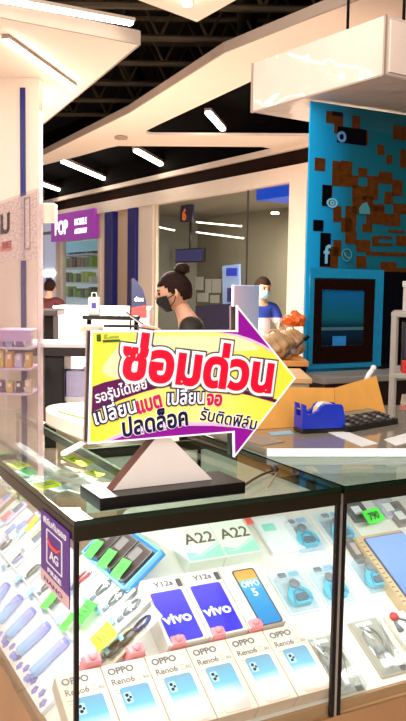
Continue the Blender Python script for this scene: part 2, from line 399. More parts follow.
# phone shop with a purple sign, far left
ps = thing('shop_sign', 'purple lit sign with white lettering over the far shop', 'sign', FM)
fbox(MB(), 55.5, 98.5, FX(77, 240)[1], FX(77, 212)[1], -.1, 0, .01).build('sign_board', mat('purple_lit', (130, 40, 140), .4, emit=.35, ecol=(150, 50, 160)), ps)
zb = FX(77, 233)[1]; WLIT = mat('white_lit_print', (255, 250, 255), .4, emit=.8, var=0)
RX = Matrix.Rotation(math.pi / 2, 4, 'X')
def fa_text(body, px, py, size, parent, m, sx=1, bold=.02, d=-.105):
    t, z = FX(px, py); return lettering('lettering', body, Matrix.Translation((SG * t, d, z)) @ RX, size, m, parent, bold=bold, sx=sx, thick=.006)
fa_text('POP', 59.5, 235, .37, ps, WLIT, 1.0, .04)
fa_text('MOBILE', 79.5, 225.5, .17, ps, WLIT, 1.0, .03)
fa_text('ACCESSORY', 79.5, 234, .13, ps, WLIT, .82, .03)
pw = thing('window_2', 'lit window of the far phone shop under the purple sign', 'window', FM, kind='structure')
wf = MB(); zt, zl = FX(77, 240)[1], FX(77, 306)[1]
fbox(wf, 55, 60.5, 0, 2.72, 0, .12); fbox(wf, 97.5, 100, 0, 2.72, 0, .12); fbox(wf, 55, 100, 0, zl, 0, .12); fbox(wf, 55, 100, zt, 2.72, 0, .12); wf.build('window_frame', WHITE, pw)
fbox(MB(), 60.5, 97.5, zl, zt, .05, .06).build('pane', glass('far_glass', (240, 248, 250), .6), pw)
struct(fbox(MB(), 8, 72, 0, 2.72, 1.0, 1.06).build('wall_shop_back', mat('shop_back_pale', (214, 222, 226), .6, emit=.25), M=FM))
sh_cols = [(150, 180, 60), (90, 100, 60), (200, 210, 90), (60, 60, 50), (120, 150, 70), (220, 220, 200), (170, 120, 80)]
for r_, zz in enumerate((1.14, 1.46, 1.78, 2.06)):
    t = thing('wall_shelf', ['bottom', 'second', 'third', 'top'][r_] + ' merchandise shelf in the far phone shop window', 'shelf', FM)
    fbox(MB(), 30, 68, zz - .03, zz, .55, .95).build('board', PLASTW, t)
    for j in range(9):
        pa = 32 + j * 3.7
        if pa > 66: break
        c = random.choice(sh_cols); ob = fbox(MB(), pa, pa + random.uniform(2.4, 3.5), zz, zz + random.uniform(.12, .24), .6, .8)
        tag(ob.build('merchandise_pack', mat('pack_%d_%d_%d' % c, c, .4), M=FM), 'small pack on the ' + ['bottom', 'second', 'third', 'top'][r_] + ' shelf in the far phone shop window', 'package', ['bottom', 'second', 'third', 'top'][r_] + ' shelf packs in the far phone shop')
aw = fbox(MB(), 40, 80, 2.1, 2.32, .5, .55); struct(aw.build('trim_4', mat('pale_teal', (150, 200, 214), .5, emit=.2), M=FM))
# bluish glazed entrance farther left
dn = thing('door_1', 'pale bluish glass entrance between the white column and the purple sign', 'door', FM, kind='structure')
fbox(MB(), 36, 56, 0, FX(48, 222)[1], .0, .05).build('door_panel', mat('bluish_lit', (186, 196, 226), .4, emit=.25), dn)
fbox(MB(), 40, 55, 1.6, 1.68, -.03, 0).build('light_bar', LED, dn)
f2 = MB(); fbox(f2, 40, 41.5, 0, 2.5, -.03, .0); fbox(f2, 36, 56, 2.46, 2.52, -.03, .0); f2.build('door_frame', mat('steel_grey', (120, 118, 120), .4, metal=.5), dn)
ob = fbox(MB(), 47, 52, 1.25, 1.55, -.03, 0); tag(ob.build('blue_notice', mat('blue_print', (70, 70, 170), .5), M=FM), 'small blue notice on the pale glass entrance above the seated person', 'sign')

# white column with a blue stripe, left
CL = PD(20, 287, 6.0); cx0, cx1 = PD(-60, 200, 6.0).x, PD(39.5, 200, 6.0).x
struct(MB().span((cx0, 6.0, 0), (cx1, 6.12, 2.9)).build('wall_column_left', WHITE))
sx0, sx1 = PD(20.8, 200, 6).x, PD(26, 200, 6).x
struct(MB().span((sx0, 5.985, 0), (sx1, 6.0, PD(24, 88, 6).z)).build('trim_5', NAVY))
lb = MB().span((cx1 - .001, 6.02, PD(40, 222, 6.02).z), (PD(55, 200, 6.02).x, 6.12, PD(40, 203, 6.02).z), .01)
tag(lb.build('sign_box', CREAM), 'plain cream box sign sticking out of the white column', 'sign')

# ================================================================== hanging light box and blue glass panel on the right
CU = Vector((.883, .469, 0)).normalized(); CV = Vector((-.469, .883, 0)).normalized(); ZV = Vector((0, 0, 1))
ZB = 2.46
n0 = PZ(384, 75, ZB); n1 = PZ(252, 112.5, ZB)
bv = (n1 - n0); bl = bv.length; bv.normalize(); bu = Vector((bv.y, -bv.x, 0))
BM = frame(n0, bu, bv, ZV); bh = .29
lbx = thing('hanging_light_box', 'large glossy white light box hanging above the blue glass panel', 'light box', BM)
def wavy():
    m = mat('glossy_acrylic_white', (226, 206, 194), .06, var=.02, scale=4, bump=.9); return m
MB().span((0, 0, 0), (1.6, bl, bh), .006).build('box_body', wavy(), lbx)
ed = MB()
for p in ((0, 0), (0, bl)): ed.box((p[0] - .002, p[1], bh / 2), (.012, .012, bh))
ed.span((-.004, 0, -.004), (.004, bl, .006)); ed.span((0, -.004, -.004), (1.6, .004, .006)); ed.build('edge_trim', FASC, lbx)
MB().span((.03, -.008, .02), (1.5, -.001, bh - .02)).build('lit_panel', mat('lit_acrylic', (255, 232, 218), .2, var=.01), lbx)
for py_ in (.35, .8):
    MB().tube([(.5, py_, bh), (.5, py_, 1.6)], .01, 6).build('hanger', BLACKM, lbx)

gp0 = PZ(311, 100, ZB - .003); GM = frame(gp0 - ZV * 1.54, CU, CV, ZV)
GW, GH = 1.0, 1.535
gpn = thing('glass_panel', 'tall glossy blue glass panel with a brown pixel pattern and social icons', 'glass panel', GM)
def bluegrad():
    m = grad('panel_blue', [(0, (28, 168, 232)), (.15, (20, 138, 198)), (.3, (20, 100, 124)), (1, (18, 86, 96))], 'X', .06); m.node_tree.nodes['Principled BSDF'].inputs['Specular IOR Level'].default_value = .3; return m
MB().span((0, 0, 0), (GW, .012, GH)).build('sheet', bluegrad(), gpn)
GN = -CV
def gxy(px, py):
    p = PP(px, py, gp0, CV); l = p - (gp0 - ZV * 1.54); return l.dot(CU), l.z
def gb(mb, x0, y0, x1, y1, d=.003):
    a, b = gxy(x0, (y0 + y1) / 2)[0], gxy(x1, (y0 + y1) / 2)[0]; z1 = gxy((x0 + x1) / 2, y0)[1]; z0 = gxy((x0 + x1) / 2, y1)[1]
    mb.span((a, -d, max(z0, .002)), (b, 0, min(z1, GH - .002))); return mb
bk = MB()
blocks = [(326, 112, 343, 124), (334, 122, 343, 134), (352, 116, 360, 132), (337, 130, 368, 143), (377, 145, 384, 155), (393, 126, 406, 140), (386, 155, 392, 164), (314.5, 158, 325, 171), (332, 161, 341, 186), (341, 175, 358, 187), (358, 168, 367, 177),
          (367, 176, 378, 200), (378, 172, 392, 184), (392, 180, 402, 196), (362, 196, 373, 206), (384, 192, 393, 204), (373, 204, 384, 212), (393, 204, 410, 214), (322, 185, 332, 206), (333, 206, 341, 222), (341, 218, 352, 232), (352, 200, 362, 214), (345, 232, 356, 244),
          (313, 220, 323, 231), (320, 233, 330, 267), (330, 247, 338, 268), (362, 224, 372, 232), (372, 236, 378, 246), (378, 236, 392, 239), (378, 243, 392, 246), (388, 230, 404, 233), (396, 236, 412, 246), (356, 256, 366, 268), (366, 252, 408, 256), (380, 262, 396, 280), (396, 268, 412, 276), (400, 150, 412, 168), (341, 161, 352, 176), (352, 186, 367, 200), (345, 206, 356, 232), (366, 206, 384, 224), (384, 214, 400, 226), (333, 240, 341, 256), (356, 240, 370, 252)]
for b_ in blocks: gb(bk, *b_)
bk.build('pixel_pattern', mat('panel_brown', (84, 46, 14), .08, var=.25, spec=.25), gpn)
bk2 = MB()
for b_ in [(337, 128, 366, 144), (313, 220, 323, 231), (320, 233, 330, 266), (322, 185, 331, 206), (332, 112, 342, 116)]: gb(bk2, *b_, d=.0045)
bk2.build('dark_pattern', mat('panel_black', (6, 6, 12), .08, var=.1, spec=.25), gpn)
ICON = mat('icon_pale_blue', (120, 190, 224), .2, var=.02); ICON2 = mat('icon_teal', (70, 140, 150), .2, var=.02)
def ring(cx, cy, ro, ri, m, name='icon', ell=1.0):
    x, z = gxy(cx, cy); k = 4.75 / 800
    o_ = [(math.cos(i / 20 * 6.283) * ro * k, math.sin(i / 20 * 6.283) * ro * k * ell) for i in range(20)]
    i_ = [(math.cos(i / 20 * 6.283) * ri * k, math.sin(i / 20 * 6.283) * ri * k * ell) for i in range(20)]
    return MB().mesh(fill2d([o_, i_], .003), Matrix.Translation((x, -.007, z)) @ RX).build(name, m, gpn)
ring(341, 137, 5.4, 2.8, mat('icon_blue', (90, 150, 210), .2)); ring(331.5, 203, 6.5, 4.4, ICON, ell=.72); ring(331.5, 203, 2.6, 1.0, ICON); ring(346, 255, 6.5, 5.2, ICON2)
lettering('icon', 'f', Matrix.Translation((gxy(323, 263)[0], -.007, gxy(323, 263)[1])) @ RX, .15, ICON, gpn, bold=.02)
ph = MB(); x, z = gxy(346, 255); k = .0058
ph.tube([(x - 2.6 * k, -.007, z + 2.4 * k), (x - 2 * k, -.007, z - .6 * k), (x + .6 * k, -.007, z - 2.6 * k), (x + 2.8 * k, -.007, z - 2.6 * k)], [.007, .005, .005, .007], 8); ph.build('icon', ICON2, gpn)
x, z = gxy(364, 214); MB().mesh(fill2d([[(-.04, 0), (.04, 0), (.035, .035), (.012, .07), (-.02, .06), (-.042, .03)]], .003), Matrix.Translation((x, -.007, z)) @ RX).build('icon', ICON2, gpn)
# framed code display at the foot of the panel (code left out)
kf = MB(); a0 = gxy(309, 268); a1 = gxy(380, 372)
def gring(o_, i_, d, name, m):
    O = [gxy(o_[0], o_[1]), gxy(o_[2], o_[1]), gxy(o_[2], o_[3]), gxy(o_[0], o_[3])]; I = [gxy(i_[0], i_[1]), gxy(i_[2], i_[1]), gxy(i_[2], i_[3]), gxy(i_[0], i_[3])]
    for l in (O, I):
        xs = sorted(p[0] for p in l); zs = sorted(p[1] for p in l)
        l[:] = [(xs[0], zs[0]), (xs[-1], zs[0]), (xs[-1], zs[-1]), (xs[0], zs[-1])]
    return MB().mesh(fill2d([O, I], d), Matrix.Translation((0, -.004 - d / 2, 0)) @ RX).build(name, m, gpn)
gring((309, 270, 379, 366), (313, 279, 371, 362), .012, 'border', mat('frame_cyan', (28, 140, 190), .15))
gring((313, 280, 371, 361), (321, 290, 362, 345), .01, 'inner_frame', mat('frame_brown', (30, 11, 7), .2, spec=.2))
gb(MB(), 320, 291, 363, 345, .004).build('screen', grad('code_screen', [(0, (8, 20, 30)), (.35, (10, 50, 80)), (.5, (16, 100, 120)), (1, (14, 104, 168))], 'Z', .1), gpn)
gb(MB(), 332, 336, 345, 346, .009).build('button_label', mat('label_blue', (50, 140, 220), .2), gpn)
gb(MB(), 320, 327, 378, 330, .007).build('light_line', mat('dull_cyan', (70, 120, 130), .3), gpn)
gb(MB(), 380, 272, 412, 372, .006).build('side_panel', mat('panel_dark_navy', (6, 7, 16), .1, spec=.25), gpn)
# dark cabinet carrying the panel
cab = thing('cabinet', 'dark brown cabinet under the blue glass panel', 'cabinet', GM)
MB().span((-.03, -.25, -.915), (1.1, .03, -.02), .01).build('body', mat('cabinet_dark', (34, 16, 14), .4, var=.1), cab)
MB().span((-.05, -.27, -.04), (1.12, .05, -.001), .008).build('top_board', mat('ledge_grey', (150, 146, 140), .4), cab)

# grey metal shelf unit at the right edge
sp = PD(394.5, 312, 3.2); SM = at(sp.x, 3.2, 0, R(-15)); zt = sp.z
su = thing('shelf_unit', 'grey metal shelf unit at the right edge beside the blue panel', 'shelf', SM)
GREY = mat('shelf_grey', (176, 168, 158), .45, var=.03)
for x, y in ((0, 0), (.5, 0), (0, .35), (.5, .35)): MB().span((x - .011, y - .011, 0), (x + .011, y + .011, zt), .002).build('leg', GREY, su)
for z_ in (zt, zt - .245, zt - .5):
    MB().span((-.012, -.012, z_ - .02), (.512, .362, z_), .003).build('board', GREY, su)
bx = thing('carton', 'plain pale grey box on top of the grey metal shelf', 'box', SM @ at(.03, .05, zt))
MB().span((0, 0, 0), (.3, .25, .118), .004).build('body', mat('pale_carton', (200, 192, 184), .6), bx); MB().span((-.004, -.004, .1), (.304, .254, .124), .003).build('lid', mat('pale_lid', (212, 206, 198), .6), bx)
cp = MB(); cp.lathe([(.022, 0), (.026, .02), (.02, .05), (.012, .055), (.012, .07)], SM @ at(.07, .1, zt + .124)); tag(cp.build('bottle', PLASTW, smooth=True), 'small white bottle standing on the pale grey box', 'bottle')
tb = thing('display_device', 'dark screened device standing in the upper bay of the grey shelf', 'device', SM @ at(.03, .06, zt - .245))
MB().span((0, 0, 0), (.4, .05, .21), .006).build('housing', BLACK, tb); MB().span((.015, -.004, .06), (.385, 0, .195)).build('screen', mat('dim_violet_screen', (40, 28, 70), .1, emit=.15), tb)
rb = thing('parcel', 'red box in front of the dark device on the grey shelf', 'box', SM @ at(.035, .008, zt - .245))
MB().span((0, 0, 0), (.25, .045, .05), .003).build('body', mat('red_box', (220, 40, 30), .4), rb); MB().span((.03, -.001, .012), (.12, .0, .036)).build('printed_label', PAPER, rb)
b2 = thing('storage_box', 'beige box on the lower board of the grey shelf', 'box', SM @ at(.04, .02, zt - .5))
MB().span((0, 0, 0), (.36, .28, .13), .004).build('body', mat('beige_box', (206, 188, 164), .6), b2); MB().span((-.003, -.003, .115), (.363, .283, .135), .003).build('lid', mat('beige_lid', (196, 178, 156), .6), b2)

# ================================================================== people
def skin(joints, edges, root, sub=2):
    me = bpy.data.meshes.new('body'); names = list(joints)
    me.from_pydata([joints[n][0] for n in names], [(names.index(a), names.index(b)) for a, b in edges], [])
    o = bpy.data.objects.new('body', me); COL.objects.link(o)
    md = o.modifiers.new('skin', 'SKIN'); md.use_smooth_shade = True; md.branch_smoothing = .6
    for i, n in enumerate(names):
        r = joints[n][1]; v = me.skin_vertices[0].data[i]; v.radius = r if isinstance(r, tuple) else (r, r); v.use_root = (n == root)
    sb = o.modifiers.new('sub', 'SUBSURF'); sb.levels = sub; sb.render_levels = sub
    bpy.context.view_layer.update(); out = bpy.data.meshes.new_from_object(o.evaluated_get(bpy.context.evaluated_depsgraph_get()))
    bpy.data.objects.remove(o); bpy.data.meshes.remove(me); return out
def head_mesh(mb, c, h, rot):
    """head of height h: skull, jaw, nose, ears, eye sockets, lips; faces +Y before rot"""
    t = bmesh.new(); bmesh.ops.create_uvsphere(t, u_segments=32, v_segments=24, radius=1)
    for v in t.verts:
        x, y, z = v.co
        X, Y, Zz = x * .36, y * .44, z * .5
        if z < 0: X *= 1 - .32 * (-z) ** 1.5; Y *= 1 - .2 * (-z) if y < 0 else 1 - .1 * (-z)
        if y > 0 and z < .1: Y += .03 * (1 - abs(x)) * min(1, .1 - z + .3)
        g = lambda a, b, sx, sz: math.exp(-((x - a) / sx) ** 2 - ((z - b) / sz) ** 2) if y > 0 else 0
        Y += .085 * g(0, -.2, .13, .13) + .05 * g(0, -.05, .1, .15)      # nose
        Y -= .035 * (g(.36, .05, .2, .12) + g(-.36, .05, .2, .12))       # sockets
        Y += .025 * g(0, -.52, .25, .08); Y += .02 * g(0, .2, .6, .1)    # lips, brow
        v.co = (X, Y, Zz)
    for s in (-1, 1):
        bmesh.ops.create_uvsphere(t, u_segments=10, v_segments=8, radius=1, matrix=Matrix.Translation((s * .37, -.04, -.06)) @ Matrix.Rotation(s * .3, 4, 'Z') @ Matrix.Diagonal((.035, .08, .13, 1)))
    me = bpy.data.meshes.new('head'); t.to_mesh(me); t.free(); mb.mesh(me, Matrix.Translation(c) @ rot @ Matrix.Scale(h, 4)); bpy.data.meshes.remove(me)
def fingers(J, E, wrist, side, pw, pdir, pcurl, lat, L=.085):
    """palm and five separate bent fingers growing from the wrist joint"""
    pw, pdir, pcurl, lat = [Vector(q) for q in (pw, pdir, pcurl, lat)]
    pa = side + 'palm'; J[pa] = (tuple(pw + pdir * .05), (.032, .016)); E.append((wrist, pa))
    for i, (off, ln) in enumerate(((-.03, .85), (-.01, 1), (.01, .95), (.028, .75))):
        a, b, c = [side + 'f%d%d' % (i, q) for q in range(3)]; o = pw + pdir * .085 + lat * off
        J[a] = (tuple(o), .0095); J[b] = (tuple(o + (pdir * .7 + pcurl * .5) * L * .5 * ln), .0085); J[c] = (tuple(o + (pdir * 1.0 + pcurl * 1.4) * L * .62 * ln), .007)
        E += [(pa, a), (a, b), (b, c)]
    a, b = side + 't0', side + 't1'; o = pw + pdir * .03 - lat * .035
    J[a] = (tuple(o + pcurl * .01 - lat * .01), .011); J[b] = (tuple(o + pdir * .04 - lat * .02 + pcurl * .025), .009); E += [(pa, a), (a, b)]

SKIN = mat('skin', (226, 172, 142), .5, var=.05, scale=12); HAIR = mat('dark_hair', (40, 20, 14), .75, var=.35, scale=60, bump=.4, spec=.2)
def person(name, label, M, S, arms, lean, headrot, headoff, topcol, trouser, sleeve_full, maskcol, hair, sc=1.0):
    """S: dict of heights. local +Y is forward, +X the person's right"""
    t = thing(name, label, 'person', M)
    hip, ch, nk = S['hip'], S['chest'], S['neck']
    J = {'pelvis': ((0, 0, hip), (.135 * sc, .1 * sc)), 'waist': ((0, lean * .3, (hip + ch) / 2), (.115 * sc, .085 * sc)), 'chest': ((0, lean * .7, ch), (.135 * sc, .095 * sc)),
         'neck0': ((0, lean, nk), (.07 * sc, .06 * sc)), 'neck1': ((headoff[0] * .6, lean + headoff[1] * .5, nk + .055), .05 * sc), 'head': ((headoff[0], lean + headoff[1], nk + .12), .055 * sc)}
    E = [('pelvis', 'waist'), ('waist', 'chest'), ('chest', 'neck0'), ('neck0', 'neck1'), ('neck1', 'head')]
    for s, q in ((1, 'r'), (-1, 'l')):
        el, wr, pd, pc, lt = arms[q]
        J[q + 'sh'] = ((s * .165 * sc, lean * .95, nk - .045), .056 * sc); J[q + 'el'] = (el, .04 * sc); J[q + 'wr'] = (wr, .026 * sc)
        E += [('neck0', q + 'sh'), (q + 'sh', q + 'el'), (q + 'el', q + 'wr')]
        fingers(J, E, q + 'wr', q, wr, pd, pc, lt)
        J[q + 'hp'] = ((s * .085, 0, hip - .06), .085 * sc); J[q + 'kn'] = ((s * .095, .02, hip * .53), .055 * sc); J[q + 'an'] = ((s * .1, -.01, .08), .036 * sc); J[q + 'to'] = ((s * .11, .13, .03), (.04, .028))
        E += [('pelvis', q + 'hp'), (q + 'hp', q + 'kn'), (q + 'kn', q + 'an'), (q + 'an', q + 'to')]
    mb = MB(); mb.mesh(skin(J, E, 'pelvis')); hc = Vector((headoff[0], lean + headoff[1] + .02, S['headz'])); h = S['headh']
    head_mesh(mb, hc, h, headrot); mb.build('body', SKIN, t, smooth=True, recalc=False)
    # clothes: grown over the same joints, a little wider, open at neck, cuffs and hems
    def garment(keys, edges, add, root, nm, m, ext=None):
        JJ = {k_: (J[k_][0], (tuple(r_ + add for r_ in J[k_][1]) if isinstance(J[k_][1], tuple) else J[k_][1] + add)) for k_ in keys}
        if ext: JJ.update(ext)
        return MB().mesh(skin(JJ, edges, root)).build(nm, m, t, smooth=True, recalc=False)
    ks = ['pelvis', 'waist', 'chest', 'neck0']; es = [('pelvis', 'waist'), ('waist', 'chest'), ('chest', 'neck0')]; ext = {}
    for q in 'rl':
        ks += [q + 'sh', q + 'el']; es += [('neck0', q + 'sh'), (q + 'sh', q + 'el')]
        e, w_ = Vector(J[q + 'el'][0]), Vector(J[q + 'wr'][0])
        if sleeve_full: ext[q + 'cf'] = (tuple(e.lerp(w_, .93)), .04 * sc); es.append((q + 'el', q + 'cf'))
        else:
            ks.remove(q + 'el'); es.remove((q + 'sh', q + 'el')); ext[q + 'cf'] = (tuple(Vector(J[q + 'sh'][0]).lerp(e, .75)), .06 * sc); es.append((q + 'sh', q + 'cf'))
    garment(ks, es, .022, 'pelvis', 'jacket' if sleeve_full else 'shirt', topcol, ext)
    kt = ['pelvis', 'waist']; et = [('pelvis', 'waist')]
    for q in 'rl': kt += [q + 'hp', q + 'kn', q + 'an']; et += [('pelvis', q + 'hp'), (q + 'hp', q + 'kn'), (q + 'kn', q + 'an')]
    garment(kt, et, .012, 'pelvis', 'trousers', trouser)
    for q in 'rl':
        a, b = Vector(J[q + 'an'][0]), Vector(J[q + 'to'][0]); MB().tube([a + Vector((0, -.05, -.04)), (a.x, a.y + .03, .045), (b.x, b.y, .035), (b.x, b.y + .04, .03)], [.035, .045, .042, .025], 10).build('shoe', BLACKM, t, smooth=True)
    HM = Matrix.Translation(hc) @ headrot @ Matrix.Scale(h, 4)
    # mask over nose, mouth and chin with ear loops
    if maskcol:
        tm = bmesh.new(); bmesh.ops.create_grid(tm, x_segments=12, y_segments=10, size=1)
        for v in tm.verts:
            a, b = v.co.x, v.co.y; ang = a * 1.12; z = -.27 + b * .205
            nose = math.exp(-(a / .3) ** 2) * math.exp(-((b - .35) / .6) ** 2)
            rr = 1 - .3 * max(0, -z * 2) ** 2
            v.co = (math.sin(ang) * .385 * rr, math.cos(ang) * .47 * rr + .09 * nose, z)
        bmesh.ops.solidify(tm, geom=tm.faces[:], thickness=.02)
        me = bpy.data.meshes.new('mask'); tm.to_mesh(me); tm.free(); mk = MB().mesh(me, HM)
        for s in (-1, 1):
            for zz in (-.14, -.38): mk.tube([HM @ Vector((s * .34, .2, zz)), HM @ Vector((s * .385, .05, zz * .7)), HM @ Vector((s * .39, -.08, -.04))], .003, 5)
        mk.build('face_mask', maskcol, t, smooth=True)
    for s in (-1, 1):
        MB().ball(HM @ Vector((s * .135, .395, .02)), h * .045, 10, 8).build('eye', mat('eye_dark', (40, 26, 22), .2), t, smooth=True)
        MB().tube([HM @ Vector((s * .06, .44, .1)), HM @ Vector((s * .14, .425, .125)), HM @ Vector((s * .22, .37, .1))], h * .016, 6).build('eyebrow', HAIR, t, smooth=True)
    # hair cap with a hairline at the brow, temple and nape
    th = bmesh.new(); bmesh.ops.create_uvsphere(th, u_segments=36, v_segments=24, radius=1)
    kill = []
    for v in th.verts:
        x, y, z = v.co
        lim = .3 if y > .62 else (.3 - (.62 - y) * hair['drop'] * 1.1 if y > -.1 else .3 - .79 * hair['drop'] - .12)
        if abs(x) > .7 and -.3 < y < .12: lim = max(lim, .05 - .25 * hair['drop'])
        n_ = math.sin(x * 23 + z * 9) * .012
        v.co = (x * (.395 + n_), y * (.475 + n_) - .015, z * .535 * (1 if z > 0 else .9) + .005)
        if z < lim: kill.append(v)
    bmesh.ops.delete(th, geom=kill, context='VERTS'); bmesh.ops.solidify(th, geom=th.faces[:], thickness=.05)
    me = bpy.data.meshes.new('hair'); th.to_mesh(me); th.free(); hb = MB().mesh(me, HM); ho = hb.build('hair', HAIR, t, smooth=True)
    if hair.get('bun'):
        bb = MB(); p = HM @ Vector(hair['bun']); 
        bmesh.ops.create_icosphere(bb.bm, subdivisions=3, radius=1)
        for v in bb.bm.verts:
            d = v.co.normalized(); a = math.atan2(d.y, d.x); v.co = p + Vector((d.x * .042, d.y * .045, d.z * .036)) * (1 + .09 * math.sin(5 * a + 7 * d.z) + .05 * math.sin(11 * d.z))
        bb.build('hair_bun', HAIR, t, smooth=True)
    return t, J
W0 = PD(195, 315, 4.75)
wt, WJ = person('person', 'person with dark hair in a bun, black mask and dark jacket, looking down', at(W0.x, 4.75, 0, R(90)), dict(hip=.80, chest=1.05, neck=1.2, headz=1.372, headh=.222),
    {'r': ((.2, .05, .98), (.08, .23, 1.135), (-.35, .9, .25), (0, -.1, -1), (0.5, .3, .2)), 'l': ((-.2, .07, .98), (-.08, .21, 1.14), (.3, .9, .28), (0, -.1, -1), (-.5, .3, .2))},
    .02, Matrix.Rotation(R(-14), 4, 'X'), (0, .085), mat('dark_jacket', (38, 34, 28), .6, var=.25, scale=8), BLACKM, True, mat('mask_black', (16, 14, 18), .6, var=.2), dict(drop=1.0, bun=(0, -.34, .53)))
hp = at(W0.x, 4.75, 0, R(90)) @ Vector((0, .35, 1.20))
pho = thing('mobile_phone', 'white phone held in the hands of the person with the bun', 'phone', Matrix.Translation(hp) @ Matrix.Rotation(R(90), 4, 'Z') @ Matrix.Rotation(R(35), 4, 'X'))
MB().box((0, 0, 0), (.072, .15, .009), bev=.004).build('body', PLASTW, pho); MB().box((0, 0, .0048), (.066, .14, .001)).build('screen', mat('phone_dark_glass', (24, 26, 34), .08), pho)
M0 = PD(259, 290, 8.5)
person('person', 'person in a white and blue shirt and pale blue mask beside the white standee', at(M0.x, 8.5, 0, R(205)), dict(hip=.78, chest=1.08, neck=1.23, headz=1.405, headh=.215),
    {'r': ((.25, .05, .96), (.16, .2, .86), (-.1, .5, -.6), (-.2, -.2, -.4), (.3, .2, 0)), 'l': ((-.24, .06, .97), (-.12, .26, 1.02), (.6, .7, .1), (0, 0, -1), (0, .2, .9))},
    .03, Matrix.Rotation(R(-12), 4, 'X'), (0, .03), grad('blue_white_shirt', [(0, (232, 232, 238)), (.62, (232, 232, 238)), (.64, (40, 70, 170)), (1, (36, 60, 150))], 'Z', .7), mat('dark_trousers', (30, 30, 40), .7), False, mat('mask_pale_blue', (150, 200, 226), .7), dict(drop=.75))
F0 = PD(48, 290, 11.2)
person('person', 'small distant person in a maroon top, seen from behind at left', at(F0.x, 11.2, 0, R(-10)), dict(hip=.78, chest=1.05, neck=1.2, headz=1.365, headh=.215),
    {'r': ((.24, .05, .95), (.16, .25, .95), (-.1, 1, .1), (0, 0, -1), (.8, .2, 0)), 'l': ((-.24, .05, .95), (-.16, .25, .95), (.1, 1, .1), (0, 0, -1), (-.8, .2, 0))},
    .02, Matrix.Rotation(R(-8), 4, 'X'), (0, .04), mat('maroon_top', (96, 34, 40), .7, var=.1), mat('dark_trousers', (30, 30, 40), .7), False, None, dict(drop=1.0))

# ================================================================== middle ground on the left
def local(px, py, y, rz=0, z=None):
    p = PD(px, py, y); return at(p.x, y, p.z if z is None else z, rz)
# white table with a dark pedestal
wt0, wt1 = PD(34, 343, 5.5), PD(89, 346, 5.5)
tbz = wt0.z
wtb = thing('table', 'white topped table with a dark pedestal between the acrylic stand and the yellow sign', 'table', at(wt0.x, 5.5, 0))
tw = wt1.x - wt0.x
MB().span((-.25, 0, tbz - .03), (tw + .05, .38, tbz), .006).build('tabletop', PLASTW, wtb)
MB().span((-.24, .01, tbz - .09), (tw + .04, .36, tbz - .031)).build('apron', mat('table_dark_edge', (40, 32, 34), .4), wtb)
MB().span((.06, .04, 0), (.2, .35, tbz - .091), .01).build('pedestal', BLACK, wtb)
q = PD(66, 384, 5.6); wbx = thing('carton', 'white printed box on a low shelf under the white table', 'box', at(q.x, 5.6, .615))
MB().span((0, 0, 0), (.16, .2, .18), .004).build('body', mat('violet_white_box', (196, 190, 226), .5), wbx); MB().span((-.005, -.01, -.03), (.17, .22, -.0)).build('tray', PLASTW, wbx)
ls_ = MB().span((wt0.x + .21, 5.56, .52), (wt1.x + .05, 5.84, .585)); tag(ls_.build('low_shelf', CREAM), 'low cream shelf beside the dark pedestal under the white table', 'shelf')
rd = thing('red_bag', 'crumpled orange red bag below the low shelf under the white table', 'bag', at(q.x, 5.64, .36))
rb_ = MB()
bmesh.ops.create_icosphere(rb_.bm, subdivisions=3, radius=1)
for v in rb_.bm.verts:
    n_ = 1 + .12 * math.sin(7 * v.co.x + 5 * v.co.z) + .1 * math.sin(11 * v.co.y + 3 * v.co.x); v.co = Vector((v.co.x * .12 * n_ + .1, v.co.y * .09 * n_ + .08, v.co.z * .07 * n_ + .07))
rb_.build('bag_body', mat('orange_red_bag', (226, 70, 40), .4, var=.2, scale=14), rd, smooth=True)
MB().tube([(.06, .08, .13), (.08, .08, .19), (.13, .08, .19), (.15, .08, .13)], .006, 6).build('handle', mat('orange_red_bag', (226, 70, 40)), rd)
# seat or screen back in black behind the table
bk0 = PD(40, 345, 7.4); bkk = thing('kiosk', 'black kiosk with a ledge standing in front of the distant seated person', 'kiosk', at(bk0.x, 7.4, 0))
kz = PD(40, 309, 7.4).z
kw = PD(53, 309, 7.4).x - bk0.x
MB().span((0, 0, 0), (kw, .3, kz - .06), .01).build('body', BLACKM, bkk); MB().span((-.02, -.06, kz - .06), (kw + .05, .34, kz), .008).build('ledge', mat('kiosk_ledge', (22, 18, 20), .4), bkk)
# white display counter below the far shop with pale boxes
dc = PD(54, 310, 8.4); dcz = PD(70, 309, 8.4).z
dcn = thing('display_counter', 'pale pinkish white counter front below the far shop window', 'counter', at(dc.x, 8.4, 0))
MB().span((0, 0, .08), (1.0, .5, dcz), .008).build('body', mat('pinkish_white', (232, 214, 214), .5, var=.02), dcn); MB().span((.02, .03, 0), (.98, .47, .08)).build('plinth', BLACKM, dcn)
MB().span((-.01, -.02, dcz), (1.01, .52, dcz + .03), .005).build('worktop', PLASTW, dcn)
